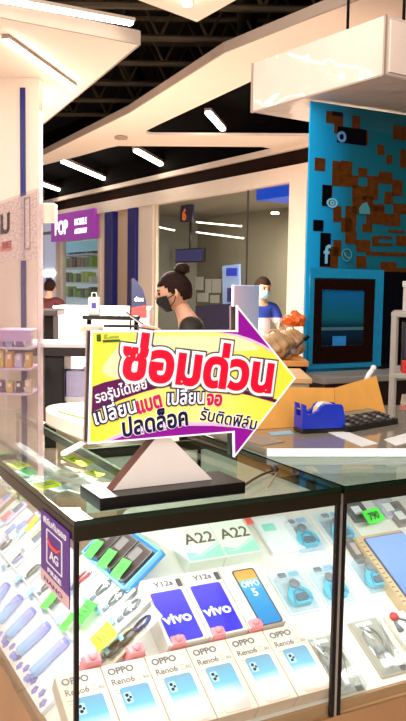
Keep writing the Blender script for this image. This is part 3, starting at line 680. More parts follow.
# black two-bar rail rack with bag and bowl
r0, r1 = PD(82, 318, 5.9), PD(139, 319, 5.9); ra = thing('rail_rack', 'black rack of two long rails in front of the blue columns', 'rack', at(r0.x, 5.9, 0))
rw = r1.x - r0.x; rz_ = r0.z
MB().span((0, 0, rz_ - .012), (rw, .12, rz_ + .022), .006).build('rail', BLACK, ra); MB().span((.02, -.03, rz_ - .065), (rw, .02, rz_ - .045), .004).build('rail', BLACK, ra)
for x in (.03, rw - .04): MB().span((x, .03, 0), (x + .03, .09, rz_ - .012), .004).build('post', BLACKM, ra)
MB().span((0, .02, rz_ - .4), (rw, .1, rz_ - .37), .004).build('stretcher', BLACKM, ra)
pb = PD(88, 316, 5.92); pbt = thing('paper_bag', 'small white bag with a violet mark standing on the black rack', 'bag', at(pb.x, 5.96, rz_ + .022))
MB().prism([(0, -.03), (.08, -.03), (.08, .03), (0, .03)], 0, .13).build('body', PAPER, pbt); MB().span((.025, -.034, .05), (.058, -.03, .09)).build('printed_mark', mat('violet_mark', (86, 74, 180), .5), pbt)
MB().tube([(.02, 0, .125), (.025, 0, .165), (.055, 0, .165), (.06, 0, .125)], .004, 6).build('handle', PLASTW, pbt)
bw = PD(84, 345, 5.52); bo = MB(); bo.lathe([(.03, 0), (.06, .015), (.085, .06), (.09, .12), (.085, .12), (.08, .06), (.055, .02), (.001, .015)], at(bw.x + .03, 5.66, tbz)); tag(bo.build('bowl', mat('creamy_bowl', (232, 214, 196), .3), smooth=True), 'creamy rounded bowl on the white table at the sign corner', 'bowl')
# blue feather flag
fb_ = PD(139, 318, 8.0); fl_ = thing('feather_flag', 'dark blue feather flag with a red foot in front of the blue column', 'flag', at(fb_.x, 8.0, 0))
gx = lambda px, py: (PD(px, py, 8.0).x - fb_.x, PD(px, py, 8.0).z)
cl = [gx(x, y) for x, y in ((131.5, 318), (131, 279), (133, 278), (138, 282), (143, 290), (146, 300), (147, 318))]
MB().mesh(fill2d([cl], .012), RX).build('cloth', mat('flag_blue', (6, 15, 52), .6, var=.1), fl_)
cl2 = [gx(x, y) for x, y in ((131.5, 318), (131.4, 308), (146.6, 305), (147, 318))]
MB().mesh(fill2d([cl2], .016), RX).build('red_band', mat('flag_red', (170, 36, 32), .6), fl_)
x_, z_ = gx(134.5, 301); lettering('lettering', 'dtac', Matrix.Translation((x_, -.01, z_)) @ RX, .062, PLASTW, fl_, bold=.02, sx=.85)
px_ = gx(131, 279); MB().tube([(px_[0], 0, 0), (px_[0], 0, px_[1])], .01, 8).build('pole', BLACKM, fl_); MB().lathe([(.2, 0), (.2, .02), (.03, .04)], Matrix.Translation((px_[0], 0, 0))).build('base', BLACKM, fl_)
# standee with a phone advert
s0, s1_, s2 = PD(233, 332, 7.2), PD(258.5, 334, 7.4), PD(233, 285, 7.2)
sb_ = thing('standee', 'pale blue and lavender advertising board beside the person in the blue mask', 'advert board', at(s0.x, 7.2, 0, math.atan2(.2, s1_.x - s0.x)))
swd = (Vector(s1_[:2]) - Vector(s0[:2])).length
MB().span((0, 0, .3), (swd, .03, s2.z), .005).build('board', grad('advert_print', [(0, (226, 214, 240)), (.4, (196, 206, 246)), (1, (168, 196, 244))], 'X', .35), sb_)
for x in (.02, swd - .05): MB().span((x, -.1, 0), (x + .03, .2, .02)).build('foot', BLACKM, sb_); MB().span((x, .005, .02), (x + .03, .025, .3)).build('leg', BLACKM, sb_)
MB().mesh(fill2d([rrect(0, 0, .05, .1, .01)], .004), Matrix.Translation((.08, -.004, 1.07)) @ Matrix.Rotation(R(-12), 4, 'Y') @ RX).build('printed_phone', mat('advert_phone', (190, 120, 160), .3), sb_)
MB().mesh(fill2d([rrect(0, 0, .05, .1, .01)], .004), Matrix.Translation((.15, -.004, .98)) @ Matrix.Rotation(R(-12), 4, 'Y') @ RX).build('printed_phone', mat('advert_phone_blue', (90, 120, 220), .3), sb_)

# purple and yellow accessory rack seen through the acrylic stand
ar0 = PD(-6, 395, 5.0); arz = [PD(0, y, 5.0).z for y in (393, 368, 347, 330)]
ar = thing('accessory_rack', 'low white accessory rack seen through the clear acrylic stand', 'rack', at(ar0.x, 5.0, 0))
aw_ = PD(31, 390, 5.0).x - ar0.x
for z_ in arz: MB().span((0, 0, z_ - .015), (aw_, .3, z_), .002).build('shelf', mat('lilac_shelf', (222, 206, 232), .4), ar)
for x in (0, aw_ - .015): MB().span((x, .28, 0), (x + .015, .3, arz[-1])).build('post', PLASTW, ar)
MB().span((0, -.004, arz[3] - .07), (aw_, .0, arz[3])).build('header_strip', mat('lilac_header', (206, 170, 226), .4), ar)
pk = [(0, 'purple', (120, 50, 130)), (0, 'yellow', (226, 190, 90)), (0, 'dark violet', (80, 40, 90)), (0, 'cream', (230, 210, 180)), (1, 'yellow', (232, 200, 96)), (1, 'orange', (230, 160, 70)), (1, 'pale lilac', (200, 180, 230)), (1, 'amber', (216, 170, 80)), (2, 'lavender', (190, 170, 226)), (2, 'pale blue', (190, 200, 240)), (2, 'violet', (130, 90, 190)), (2, 'white', (236, 230, 236))]
for i, (lv, nm, c) in enumerate(pk):
    x = .012 + (i % 4) * aw_ / 4
    o_ = thing('accessory_pack', nm + ' accessory pack on the ' + ('lowest', 'middle', 'upper')[lv] + ' board of the low white rack', 'package', at(ar0.x + x, 5.03, arz[lv]), 'packs on the low white rack')
    h_ = (.075, .1, .085)[lv] + .01 * math.sin(i * 5)
    MB().span((0, 0, 0), (aw_ / 4 - .018, .06, h_), .003).build('body', mat('acc_' + nm.replace(' ', '_'), c, .4), o_)
    MB().span((.008, -.002, h_ * .55), (aw_ / 4 - .03, 0, h_ * .85)).build('printed_panel', PAPER, o_)

# cream counter with a lime top behind the case
lc = thing('counter', 'rounded cream counter with a lime green top behind the glass case', 'counter', at(0, 0, 0))
LZ = .96
ctop = smooth_poly([tuple(PZ(x, y, LZ)[:2]) for x, y in ((44, 412), (120, 438), (170, 425), (150, 398), (48, 404))], .12)
MB().mesh(fill2d([ctop], .045), Matrix.Translation((0, 0, LZ - .0225))).build('worktop', mat('cream_counter', (240, 226, 206), .35, var=.02), lc)
ins = smooth_poly([tuple(PZ(x, y, LZ)[:2]) for x, y in ((54, 411), (110, 426), (150, 420), (140, 401), (66, 406))], .05)
MB().mesh(fill2d([ins], .004), Matrix.Translation((0, 0, LZ + .002))).build('lime_mat', mat('lime_mat', (168, 214, 50), .4, var=.05), lc)
cc = Vector((sum(p[0] for p in ctop) / len(ctop), sum(p[1] for p in ctop) / len(ctop), 0))
MB().prism([tuple(cc.xy + (Vector(p) - cc.xy) * .82) for p in ctop], 0, LZ - .045).build('base', mat('counter_base', (196, 168, 140), .6), lc)

# ================================================================== THE GLASS CASE
CA = Vector((-.214, 1.331, 0)); CW = 1.35; CD = .62; FLK = 1.25; FIN = .24; SEAM = .565
CM = frame(CA, CU, CV, ZV)
BRONZE = mat('bronze_rail', (40, 31, 16), .3, metal=.5, var=.1, scale=15); POST = mat('dark_bronze_post', (30, 20, 16), .25, metal=.5, var=.1)
CG = glass('case_glass', (250, 253, 251), .8); TOPG = glass('top_glass', (236, 244, 236), .62); EDGEG = mat('glass_edge_green', (16, 34, 20), .1, var=.2)
ZF = .51; ZD = .522; A1, A2 = R(30), R(40)
case = thing('display_case', 'large glass display case with a bronze frame full of boxed phones', 'display case', CM)
def wedge(p0, p1): return p0, p1
# plinth and body
L_out = [(0, 0), (CW, 0), (CW, CD), (FIN, CD), (FIN, FLK), (0, FLK)]
MB().prism(L_out, .08, ZF).build('body', mat('tan_laminate', (176, 130, 88), .45, var=.08, scale=6), case)
MB().prism([(.04, .04), (CW, .04), (CW, CD - .04), (FIN - .04, CD - .04), (FIN - .04, FLK), (.04, FLK)], 0, .08).build('plinth', BLACKM, case)
DECK = mat('deck_white', (238, 232, 224), .5, var=.02); TAN = mat('deck_tan', (190, 146, 104), .45, var=.06, scale=8)
dk = MB()
t1, t2 = math.tan(A1), math.tan(A2); hv = t2 / t1
p = lambda u, v: Vector((u, v, ZD + min(t1 * v, t2 * u)))
ue = CD / hv
e = .014
dk.poly([p(e, e * hv), p(ue, CD), p(CW - e, CD), Vector((CW - e, e * hv, ZD + t1 * e * hv))])
dk.poly([p(e, e * hv), Vector((e, FLK - e, ZD + t2 * e)), Vector((FIN - e, FLK - e, ZD + t2 * (FIN - e))), p(FIN - e, CD + .01), p(FIN - e, (FIN - e) * hv)])
dk.poly([p(FIN - e, (FIN - e) * hv), p(FIN - e, CD), p(ue, CD)])
dk.build('sloped_deck', DECK, case, recalc=False)
MB().span((e, e, ZF), (CW - e, e + .012, ZD + .01)).build('deck_lip', TAN, case); MB().span((e, e, ZF), (e + .012, FLK - e, ZD + .012)).build('deck_lip', TAN, case)
# glass sheets
g_ = .006
MB().span((.01, 0, ZF), (SEAM - .008, g_, .965)).build('front_glass', CG, case); MB().span((SEAM + .018, 0, ZF), (CW, g_, .965)).build('front_glass', CG, case)
MB().span((0, .01, ZF), (g_, FLK, .965)).build('side_glass', CG, case)
def top(poly, nm='top_glass'):
    MB().prism(poly, .99, 1.0).build(nm, TOPG, case)
top([(.001, .001), (SEAM - .001, .001), (SEAM - .001, CD), (FIN + .002, CD), (FIN + .002, FLK), (.001, FLK)])
top([(SEAM + .009, .001), (CW, .001), (CW, CD), (SEAM + .009, CD)])
ee = MB(); ee.span((-.001, -.001, .9895), (SEAM, .001, 1.0005)); ee.span((-.001, -.001, .9895), (.001, FLK, 1.0005)); ee.build('glass_edge', EDGEG, case)
ee = MB(); ee.span((SEAM + .008, -.001, .9895), (CW, .001, 1.0005)); ee.build('glass_edge', EDGEG, case)
ee = MB(); ee.span((SEAM - .002, 0, .9895), (SEAM, CD, 1.0005)); ee.build('glass_edge', EDGEG, case)
ee = MB(); ee.span((SEAM + .008, 0, .9895), (SEAM + .01, CD, 1.0005)); ee.build('glass_edge', EDGEG, case)
for a, b in (((-.002, -.002, .963), (SEAM, .014, .9893)), ((SEAM + .008, -.002, .963), (CW, .014, .9893)), ((-.002, .0141, .963), (.014, FLK, .9893)), ((FIN - .012, .3, .97), (FIN, FLK, .9893)), ((SEAM - .01, .0141, .972), (SEAM + .018, CD, .9893)), ((FIN + .001, CD - .014, .963), (CW, CD, .9893))):
    MB().span(a, b, .0015).build('rail', BRONZE, case)
for u, v in ((.0, .0), (SEAM - .0095, .0), (SEAM + .0085, 0), (CW - .01, CD - .012), (SEAM - .0095, CD - .012), (.0, FLK - .01), (FIN - .011, FLK - .01)):
    MB().span((u, v, ZF), (u + .0085, v + .0085, .963), .001).build('post', POST, case)
MB().span((SEAM + .001, .001, ZF), (SEAM + .007, .007, .985)).build('post_filler', mat('satin_steel', (190, 190, 188), .25, metal=.9), case)
MB().span((FIN + .002, CD - .006, ZD + .3), (CW, CD - .001, .963)).build('back_panel', mat('back_pale', (196, 200, 184), .4, var=.03), case)
# glass shelf in the flank
MB().span((.012, .42, .925), (FIN - .014, FLK - .012, .931)).build('glass_shelf', CG, case)
def case_light(name, u0, v0, u1, v1, power, tilt):
    a = CM @ Vector((u0, v0, .962)); b = CM @ Vector((u1, v1, .962)); c = (a + b) / 2
    l = bpy.data.lights.new(name, 'AREA'); l.shape = 'RECTANGLE'; l.size = (b - a).length; l.size_y = .02; l.energy = power; l.color = (.93, .97, 1)
    o = bpy.data.objects.new(name, l); COL.objects.link(o); x = (b - a).normalized(); z = -(Vector((0, 0, -1)) + CM.to_3x3() @ Vector(tilt)).normalized(); y = z.cross(x).normalized(); x = y.cross(z)
    o.matrix_world = frame(c, x, y, z)
case_light('case_led_front', .03, .03, SEAM - .03, .03, .68, (0, .7, 0))
case_light('case_led_right', SEAM + .03, .03, CW - .03, .03, 1.45, (0, .7, 0))
case_light('case_led_side', .03, FLK - .05,   .03, .05, 3.2, (.7, 0, 0))
case_light('wing_fill_light', FIN - .02, .45, FIN - .02, FLK - .05, 0.3, (-.15, 0, 0))  # added fill for the packs on the glass shelf; no strip here
for a, b in (((.03, .0145, .964), (SEAM - .02, .028, .9725)), ((SEAM + .03, .0145, .964), (CW - .03, .028, .9725)), ((.0145, .03, .964), (.028, FLK - .03, .9725))):
    MB().span(a, b).build('led_strip', mat('strip_white', (245, 248, 255), .4, emit=2.5), case)

# deck frames and pixel placement on them
DF = CM @ frame((0, 0, ZD), (1, 0, 0), (0, math.cos(A1), math.sin(A1)), (0, -math.sin(A1), math.cos(A1)))
DL = CM @ frame((0, 0, ZD), (0, -1, 0), (math.cos(A2), 0, math.sin(A2)), (-math.sin(A2), 0, math.cos(A2)))
def on(Fm, px, py, h=0):
    n = Fm.col[2].xyz; o = Fm.translation + n * h; q = Fm.inverted() @ PP(px, py, o, n); return q.x, q.y
GREYT = mat('grey_ink', (110, 104, 108), .5); DARKT = mat('dark_ink', (60, 54, 54), .5); PALET = mat('pale_ink', (176, 166, 164), .5)

def quadbox(Fm, c4, h0, h1):
    """box between heights h0..h1 above a deck whose upper outline passes through four photo points (clockwise from top left)"""
    return [on(Fm, x, y, h1) for x, y in c4]

# ---- six phone boxes in the front row
bq = [on(DF, x, y, .04) for x, y in ((97.5, 668), (259, 630), (295, 625), (326.5, 697))]
BSTEP = (bq[1][0] - bq[0][0]) / 4; BT0 = max(bq[3][1], .031); BLEN = (bq[1][1] + bq[2][1]) / 2 - BT0; BU0 = bq[0][0] - BSTEP
BU0 = max(BU0, .0105)
def phone_box(M, label, k):
    W_, L_, H_ = BSTEP - .0016, BLEN, .04
    t = thing('phone_box', label, 'phone box', M, 'cream phone boxes in the front row')
    MB().span((0, 0, 0), (W_, L_, H_), .0015).build('box_body', mat('cream_box', (236, 212, 194), .35, var=.01), t)
    MB().mesh(fill2d([rrect(.003, .003, W_ - .003, L_ - .003, .002)], .0006), Matrix.Translation((0, 0, H_))).build('front_print', mat('cream_print', (240, 216, 196), .3, var=.01), t)
    z = H_ + .0008
    lettering('lettering', 'OPPO', Matrix.Translation((.0085, L_ - .024, z)), .0195, GREYT, t, bold=.035, sx=1.05)
    lettering('lettering', 'Reno6', Matrix.Translation((.0085, L_ - .047, z)), .0185, GREYT, t, bold=.01, sx=1.0)
    lettering('lettering', 'Z', Matrix.Translation((.062, L_ - .047, z)), .0185, mat('gold_ink', (206, 180, 160), .4), t, sx=1)
    lettering('lettering', '5G', Matrix.Translation((.075, L_ - .046, z)), .010, PALET, t, bold=.05)
    MB().span((.0085, L_ - .0595, z), (.07, L_ - .0575, z + .0003)).build('text_line', PALET, t)
    MB().span((.0085, L_ - .0665, z), (.05, L_ - .065, z + .0003)).build('text_line', PALET, t)
    PM = Matrix.Translation((.019, .004, z)) 
    pm = MB().mesh(fill2d([rrect(0, 0, .06, .104, .007)], .0012), PM).build('printed_phone', grad('aurora_phone', [(0, (236, 196, 180)), (.3, (206, 206, 214)), (.62, (110, 180, 216)), (1, (120, 158, 186))], 'Y', .15), t)
    for x, y, r in ((.010, .086, .0036), (.010, .0755, .0036), (.0155, .0805, .0028)):
        MB().lathe([(r, 0), (r, .0008), (r * .6, .001)], PM @ Matrix.Translation((x, y, .0008)), 12).build('camera_lens', mat('lens_dark', (30, 34, 44), .1), pm)
    MB().mesh(fill2d([rrect(.004, .069, .0195, .0925, .004)], .0006), PM @ Matrix.Translation((0, 0, .0007))).build('camera_plate', mat('lens_plate', (176, 206, 222), .2), pm)
    return t
ords = ['first', 'second', 'third', 'fourth', 'fifth', 'last']
def copy_tree(o, parent=None):
    c = o.copy(); COL.objects.link(c)
    if parent: c.parent = parent
    for ch in list(o.children): copy_tree(ch, c)
    return c
pb0 = phone_box(DF @ Matrix.Translation((BU0, BT0, 0)), 'cream phone box at the corner post, first from the left in the front row', 0)
for k in range(1, 6):
    c = copy_tree(pb0); c.matrix_basis = DF @ Matrix.Translation((BU0 + BSTEP * k, BT0, 0))
    c['label'] = 'cream phone box with a blue phone print, %s from the left in the front row' % ords[k] if k < 5 else 'cream phone box at the right end of the front row, beside clear cable packs'
# pink soft cubes at the heads of the boxes
pinkm = mat('pink_silicone', (240, 150, 158), .3, var=.06, scale=40)
for k in range(5):
    t = thing('silicone_cube', 'small pink ribbed silicone piece between the heads of the %s and %s front boxes' % (ords[k], ords[k + 1]), 'accessory', DF @ Matrix.Translation((BU0 + BSTEP * (k + .84), BT0 + BLEN + .002, .0)), 'pink silicone pieces behind the phone boxes')
    MB().span((-.018, 0, 0), (.018, .024, .056), .007).build('body', pinkm, t, smooth=False)
    for j in range(3): MB().span((-.0185, -.001, .014 + j * .012), (.0185, .025, .018 + j * .012), .001).build('rib', mat('pink_dark', (224, 120, 134), .3), t)
    MB().lathe([(.008, 0), (.008, .004), (.004, .007)], Matrix.Translation((0, .012, .055)), 12).build('knob', pinkm, t, smooth=True)

# ---- three bigger boxes behind them
u0, v0 = on(DF, 140, 581, .052); u1, v1 = on(DF, 253, 561, .052)
st = (u1 - u0) / 3; VLEN = (v0 + v1) / 2 - (BT0 + BLEN + .004)
def print_box(u, v, label, front, kind):
    W_, L_, H_ = st - .002, VLEN, .052
    t = thing('phone_box', label, 'phone box', DF @ Matrix.Translation((u, v, 0)), 'larger phone boxes in the second row')
    MB().span((0, 0, 0), (W_, L_, H_), .002).build('box_body', mat('box_white', (232, 222, 214), .35, var=.01), t); z = H_ + .0004
    if kind == 'blue':
        MB().mesh(fill2d([rrect(.008, .004, W_ - .012, L_ - .04, .006)], .0008), Matrix.Translation((0, 0, z))).build('front_print', grad('violet_blue_print', [(0, (58, 50, 206)), (.5, (60, 48, 200)), (1, (84, 72, 216))], 'Y', .12), t)
        lettering('lettering', 'vivo', Matrix.Translation((.012, .05, z + .0008)), .036, PLASTW, t, bold=.03, sx=1.1)
        lettering('lettering', front, Matrix.Translation((.026, L_ - .026, z)), .019, GREYT, t, bold=.02, sx=1.2)
        MB().mesh(fill2d([rrect(.08, L_ - .034, .092, L_ - .012, .003)], .0006), Matrix.Translation((0, 0, z))).build('printed_camera', mat('print_grey', (96, 88, 92), .3), t)
    else:
        MB().mesh(fill2d([rrect(.03, .0, .085, L_ - .02, .008)], .0008), Matrix.Translation((0, 0, z))).build('front_print', grad('blue_orange_print', [(0, (30, 120, 190)), (.6, (60, 150, 206)), (.8, (110, 190, 220)), (.82, (244, 170, 90)), (1, (238, 160, 84))], 'Y', .2), t)
        MB().mesh(fill2d([rrect(.028, -.0, .087, L_ - .018, .008), rrect(.031, .002, .084, L_ - .021, .007)], .001), Matrix.Translation((0, 0, z))).build('print_border', DARKT, t)
        lettering('lettering', 'OPPO', Matrix.Translation((.034, .105, z + .0008)), .022, PLASTW, t, bold=.02, sx=.8)
        lettering('lettering', '5', Matrix.Translation((.05, .078, z + .0008)), .03, PLASTW, t, bold=.02)
    return t
vv = BT0 + BLEN + .004
for k, (kd, fr_, lab) in enumerate([('blue', 'Y12s', 'white phone box with violet blue front, left of the pair behind the cream boxes'), ('blue', 'Y12s', 'white phone box with violet blue front, right of the pair behind the cream boxes'), ('pic', '', 'white phone box with a blue and orange phone picture, behind the cream boxes')]):
    print_box(u0 + st * k, vv, lab, fr_, kd)
# ---- two pale mint boxes lettered A22
for k, (cx, cy, lab) in enumerate([(168, 516, 'pale mint phone box reading A22, left of the pair at the back'), (213, 510.5, 'pale mint phone box reading A22, right of the pair at the back')]):
    W_, L_, H_ = .1, .15, .045
    u_, v_ = on(DF, 168, 516, H_); u_ += .0985 * k; t = thing('phone_box', lab, 'phone box', DF @ Matrix.Translation((u_ - .004, v_ - L_, 0)), 'pale mint phone boxes at the back')
    MB().span((0, 0, 0), (W_ - .003, L_, H_), .002).build('box_body', mat('mint_cream_box', (232, 240, 226), .35, var=.01), t)
    MB().mesh(fill2d([[(.002, .002), (W_ - .005, .002), (W_ - .005, .04), (.045, .016), (.002, .03)]], .0006), Matrix.Translation((0, 0, H_))).build('mint_print', mat('mint_print', (160, 232, 200), .3, var=.02), t)
    MB().mesh(fill2d([[(.002, .012), (.04, .012), (W_ - .005, .044), (W_ - .005, .049), (.04, .022)]], .0007), Matrix.Translation((0, 0, H_))).build('mint_band', mat('mint_band', (196, 240, 220), .3), t)
    lettering('lettering', 'A22', Matrix.Translation((.012, L_ - .098, H_ + .0008)), .046, mat('brown_grey_ink', (112, 98, 84), .5), t, bold=.012, sx=1.05)

# ---- turquoise accessories in clear packs
CLEAR = glass('clear_pack', (246, 250, 252), 1.0, .08, haze=.1); TURQ = mat('turquoise_plastic', (66, 196, 224), .3, var=.08, scale=20); STEEL = mat('grey_plastic', (120, 124, 132), .3, var=.1)
def holder_pack(M, label, W_=.088, L_=.125):
    t = thing('holder_pack', label, 'accessory pack', M, 'turquoise accessory packs')
    MB().span((0, 0, 0), (W_, L_, .002), .0005).build('backing_card', mat('pale_card', (220, 230, 238), .4, var=.02), t)
    MB().span((.004, .004, .002), (W_ - .004, L_ - .022, .024), .005).build('clear_cover', CLEAR, t)
    b = MB().mesh(fill2d([smooth_poly([(.016, .018), (.072, .018), (.078, .046), (.06, .066), (.052, .082), (.036, .082), (.028, .066), (.01, .046)], .012)], .012), Matrix.Translation((0, 0, .010))).build('holder_body', TURQ, t)
    MB().lathe([(.013, 0), (.014, .004), (.008, .007)], Matrix.Translation((.044, .074, .016)), 16).build('ball_joint', STEEL, b, smooth=True)
    MB().mesh(fill2d([rrect(.028, .024, .06, .044, .006)], .004), Matrix.Translation((0, 0, .018))).build('clamp_pad', mat('pad_dark', (70, 96, 116), .4), b)
    MB().tube([(.02, .022, .016), (.03, .05, .019), (.044, .058, .02), (.058, .05, .019), (.068, .022, .016)], .0028, 6).build('spring_arm', mat('turquoise_deep', (30, 150, 190), .3), b)
    MB().mesh(fill2d([rrect(.026, L_ - .018, .048, L_ - .004, .003)], .001), Matrix.Translation((0, 0, .0026))).build('hang_tab', STEEL, t)
    MB().span((.056, L_ - .019, .002), (.084, L_ - .003, .0026)).build('printed_label', mat('pale_blue_label', (150, 200, 232), .4), t)
    return t
hp0 = None
spots = [((268, 572), 'turquoise holder in a clear pack beside the picture box, left of the middle row'), ((304, 566), 'turquoise holder in a clear pack against the dark post, middle row'), ((345, 556), 'turquoise holder in a clear pack just right of the twin posts'),
         ((278, 518), 'turquoise holder pack under the price card, left of the back row'), ((313, 512), 'turquoise holder pack behind the twin posts in the back row')]
for (x, y), lab in spots:
    u_, v_ = on(DF, x, y, .012); Mh = DF @ Matrix.Translation((u_, v_ - .125, .001))
    if hp0 is None: hp0 = holder_pack(Mh, lab); hp_first = hp0
    else:
        c = copy_tree(hp_first); c.matrix_basis = Mh; c['label'] = lab
# ---- clear cable packs at the front right
CAB = mat('cable_white', (168, 162, 158), .4, var=.04)
def coil(mb, cx, cy, z, ra, rb, turns, r, wob=0):
    pts = []
    for i in range(turns * 14 + 1):
        a = i / 14 * 2 * math.pi; s = 1 - .05 * (i / 14)
        pts.append((cx + math.cos(a) * ra * s, cy + math.sin(a) * rb * s, z + .0012 * (i / 14)))
    mb.tube(pts, r, 6); return mb
def cable_pack(M, label, W_=.085, L_=.15, cm=None):
    t = thing('cable_pack', label, 'cable pack', M, 'clear packs with white cables')
    MB().span((0, 0, 0), (W_, L_, .0015)).build('backing_card', mat('card_cream', (196, 178, 156), .5, var=.03), t)
    MB().span((.003, .003, .0015), (W_ - .003, L_ - .003, .02), .006).build('clear_cover', CLEAR, t)
    c = coil(MB(), W_ / 2, L_ * .62, .006, .022, .034, 3, .0028).build('cable', cm or CAB, t, smooth=True)
    MB().span((W_ / 2 - .008, .02, .004), (W_ / 2 + .008, .05, .013), .002).build('plug', PLASTW, c); MB().span((W_ / 2 - .018, .054, .005), (W_ / 2 - .008, .074, .011), .002).build('plug', STEEL, c)
    fo = MB()
    for a, b in ((.01, .03), (.02, .05), (.07, .055), (.078, .04)): fo.tube([(a, L_ - .012, .0195), ((a + b) / 2 + .004, L_ * .55, .021), (b, .012, .0195)], [.0006, .0022, .0006], 5)
    fo.build('film_fold', glass('film_fold', (235, 232, 228), 1.0, .08, base=.2), t)
    MB().mesh(fill2d([rrect(.022, .045, .064, .12, .008), rrect(.028, .052, .058, .113, .006)], .003), Matrix.Translation((0, 0, .0045))).build('cable_frame', mat('taupe_plastic', (130, 116, 100), .4), t)
    MB().span((.008, .006, .0021), (W_ - .03, .02, .0026)).build('printed_label', mat('label_grey', (170, 160, 152), .5), t)
    MB().span((W_ - .024, .005, .0021), (W_ - .006, .018, .003)).build('barcode', DARKT, t)
    MB().span((.02, L_ - .016, .002), (W_ - .02, L_ - .006, .0028)).build('header', PAPER, t)
    return t
cps = None
for (x, y), lab in [((303, 640), 'clear cable pack between the last cream box and the twin posts'), ((348, 622), 'clear cable pack standing widest, just right of the twin posts at the front')]:
    u_, v_ = on(DF, x, y, .008); Mh = DF @ Matrix.Translation((u_ - .002, max(v_ - .15, .002), .0012))
    if cps is None: cps = cable_pack(Mh, lab)
    else: c = copy_tree(cps); c.matrix_basis = Mh; c['label'] = lab
u_, v_ = on(DF, 383, 616, .008); t = thing('earphone_pack', 'white pack with a red tab and grey earphones at the front right edge', 'earphone pack', DF @ Matrix.Translation((u_, max(v_ - .15, .002), .0012)))
MB().span((0, 0, 0), (.085, .15, .014), .003).build('box_body', mat('ivory_box', (242, 230, 214), .4), t); MB().lathe([(.01, 0), (.012, .006), (.006, .012)], Matrix.Translation((.018, .135, .014)), 14).build('red_tab', mat('red_tab', (214, 66, 66), .4), t, smooth=True)
MB().tube([(.012, .095, .016), (.012, .12, .016), (.028, .13, .016), (.044, .12, .016), (.044, .09, .016)], [.008, .004, .003, .004, .008], 8).build('earphone', STEEL, t, smooth=True)
MB().span((.03, .03, .0142), (.06, .062, .0148)).build('printed_label', mat('sage_label', (176, 190, 168), .4), t); MB().span((.008, .008, .0142), (.07, .02, .0148)).build('text_line', PALET, t)
# ---- phone display box with a reflective blue screen, right
pts = [on(DF, x, y, .03) for x, y in ((355, 537), (392, 530), (432, 606), (392, 622))]
t = thing('boxed_phone', 'long tan display box with a glossy blue phone screen at the right edge', 'phone display', DF @ Matrix.Translation((pts[0][0], pts[3][1] + .01, 0)))
W_ = pts[1][0] - pts[0][0] + .03; L_ = pts[0][1] - pts[3][1] - .01
MB().span((0, 0, 0), (W_, L_, .03), .002).build('box_body', mat('tan_box', (206, 178, 140), .5, var=.04), t)
MB().mesh(fill2d([rrect(.018, .0, W_ - .006, L_ - .012, .006)], .004), Matrix.Translation((0, 0, .032))).build('phone_body', mat('phone_grey', (90, 100, 130), .3), t)
MB().mesh(fill2d([rrect(.021, .003, W_ - .009, L_ - .015, .004)], .001), Matrix.Translation((0, 0, .0345))).build('phone_screen', grad('screen_blue', [(0, (110, 140, 220)), (1, (150, 176, 240))], 'Y', .06), t)
rl = MB()
for k in range(16): rl.span((.001, .006 + k * L_ / 17, .0301), (.011, .0085 + k * L_ / 17, .0308))
rl.build('ruler_marking', mat('brown_ink', (140, 100, 60), .5), t)
# ---- price card 790
def note(Fm, px, py, rz, W_, L_, m, label, text=None, h=.03, tilt=0, name='price_tag', grp=None, thick=.0012):
    u_, v_ = on(Fm, px, py, h); M = Fm @ Matrix.Translation((u_, v_, h)) @ Matrix.Rotation(rz, 4, 'Z') @ Matrix.Rotation(tilt, 4, 'X')
    t = thing(name, label, 'price tag', M, grp)
    b = bmesh.new(); bmesh.ops.create_grid(b, x_segments=6, y_segments=6, size=.5)
    for v in b.verts: x, y = v.co.x, v.co.y; v.co = (x * W_, y * L_, .06 * W_ * (x * x * 3 - math.sin(y * 5) * .35))
    bmesh.ops.solidify(b, geom=b.faces[:], thickness=thick); me = bpy.data.meshes.new('card'); b.to_mesh(me); b.free(); MB().mesh(me).build('card', m, t)
    if text:
        s_ = L_ * .75; wd = text_w(text, s_, .8); lettering('handwriting', text, Matrix.Translation((-wd / 2, -L_ * .27, .06 * W_ * .5 + .002)), s_, mat('marker_ink', (60, 70, 50), .6), t, sx=.8, thick=.001)
    else:
        for j in range(3): MB().span((-W_ * .32, -L_ * .2 + j * L_ * .2, .05 * W_), (W_ * (.3 - .1 * j), -L_ * .17 + j * L_ * .2, .05 * W_ + .001)).build('handwriting', mat('marker_faint', (70, 110, 50), .6), t)
    return t
GREEN = mat('neon_green_card', (84, 232, 76), .5, var=.06, scale=50); YEL = mat('neon_yellow_card', (232, 238, 48), .5, var=.06, scale=50)
note(DF, 373, 516, R(8), .062, .042, GREEN, 'neon green price card handwritten 790 at the back right', '790', .035, R(20))
# small packs behind the price card
for i, (x, y, c, lab) in enumerate([(355, 507, (110, 108, 112), 'grey folded pack behind the green price card'), (386, 504, (200, 196, 206), 'pale silver pack right of the green price card'), (398, 512, (150, 140, 134), 'greyish card pack at the far right of the back row')]):
    u_, v_ = on(DF, x, y, .01); t = thing('accessory_pack', lab, 'accessory pack', DF @ Matrix.Translation((u_ - .03, v_ - .05, .001)), 'packs at the back right')
    MB().span((0, 0, 0), (.06, .09, .012), .003).build('body', mat('pk%d' % i, c, .35, var=.1), t); MB().span((.012, .02, .0121), (.04, .05, .0128)).build('printed_label', PAPER, t)
u_, v_ = on(DF, 348, 548, .01); t = thing('pen_box', 'narrow grey box leaning beside the tan display box', 'box', DF @ Matrix.Translation((u_, v_ - .05, .001)) @ Matrix.Rotation(R(-4), 4, 'Z'))
MB().span((0, 0, 0), (.022, .11, .016), .002).build('body', mat('grey_box', (120, 112, 108), .35), t); MB().span((.003, .02, .0161), (.019, .06, .0165)).build('printed_label', PALET, t)
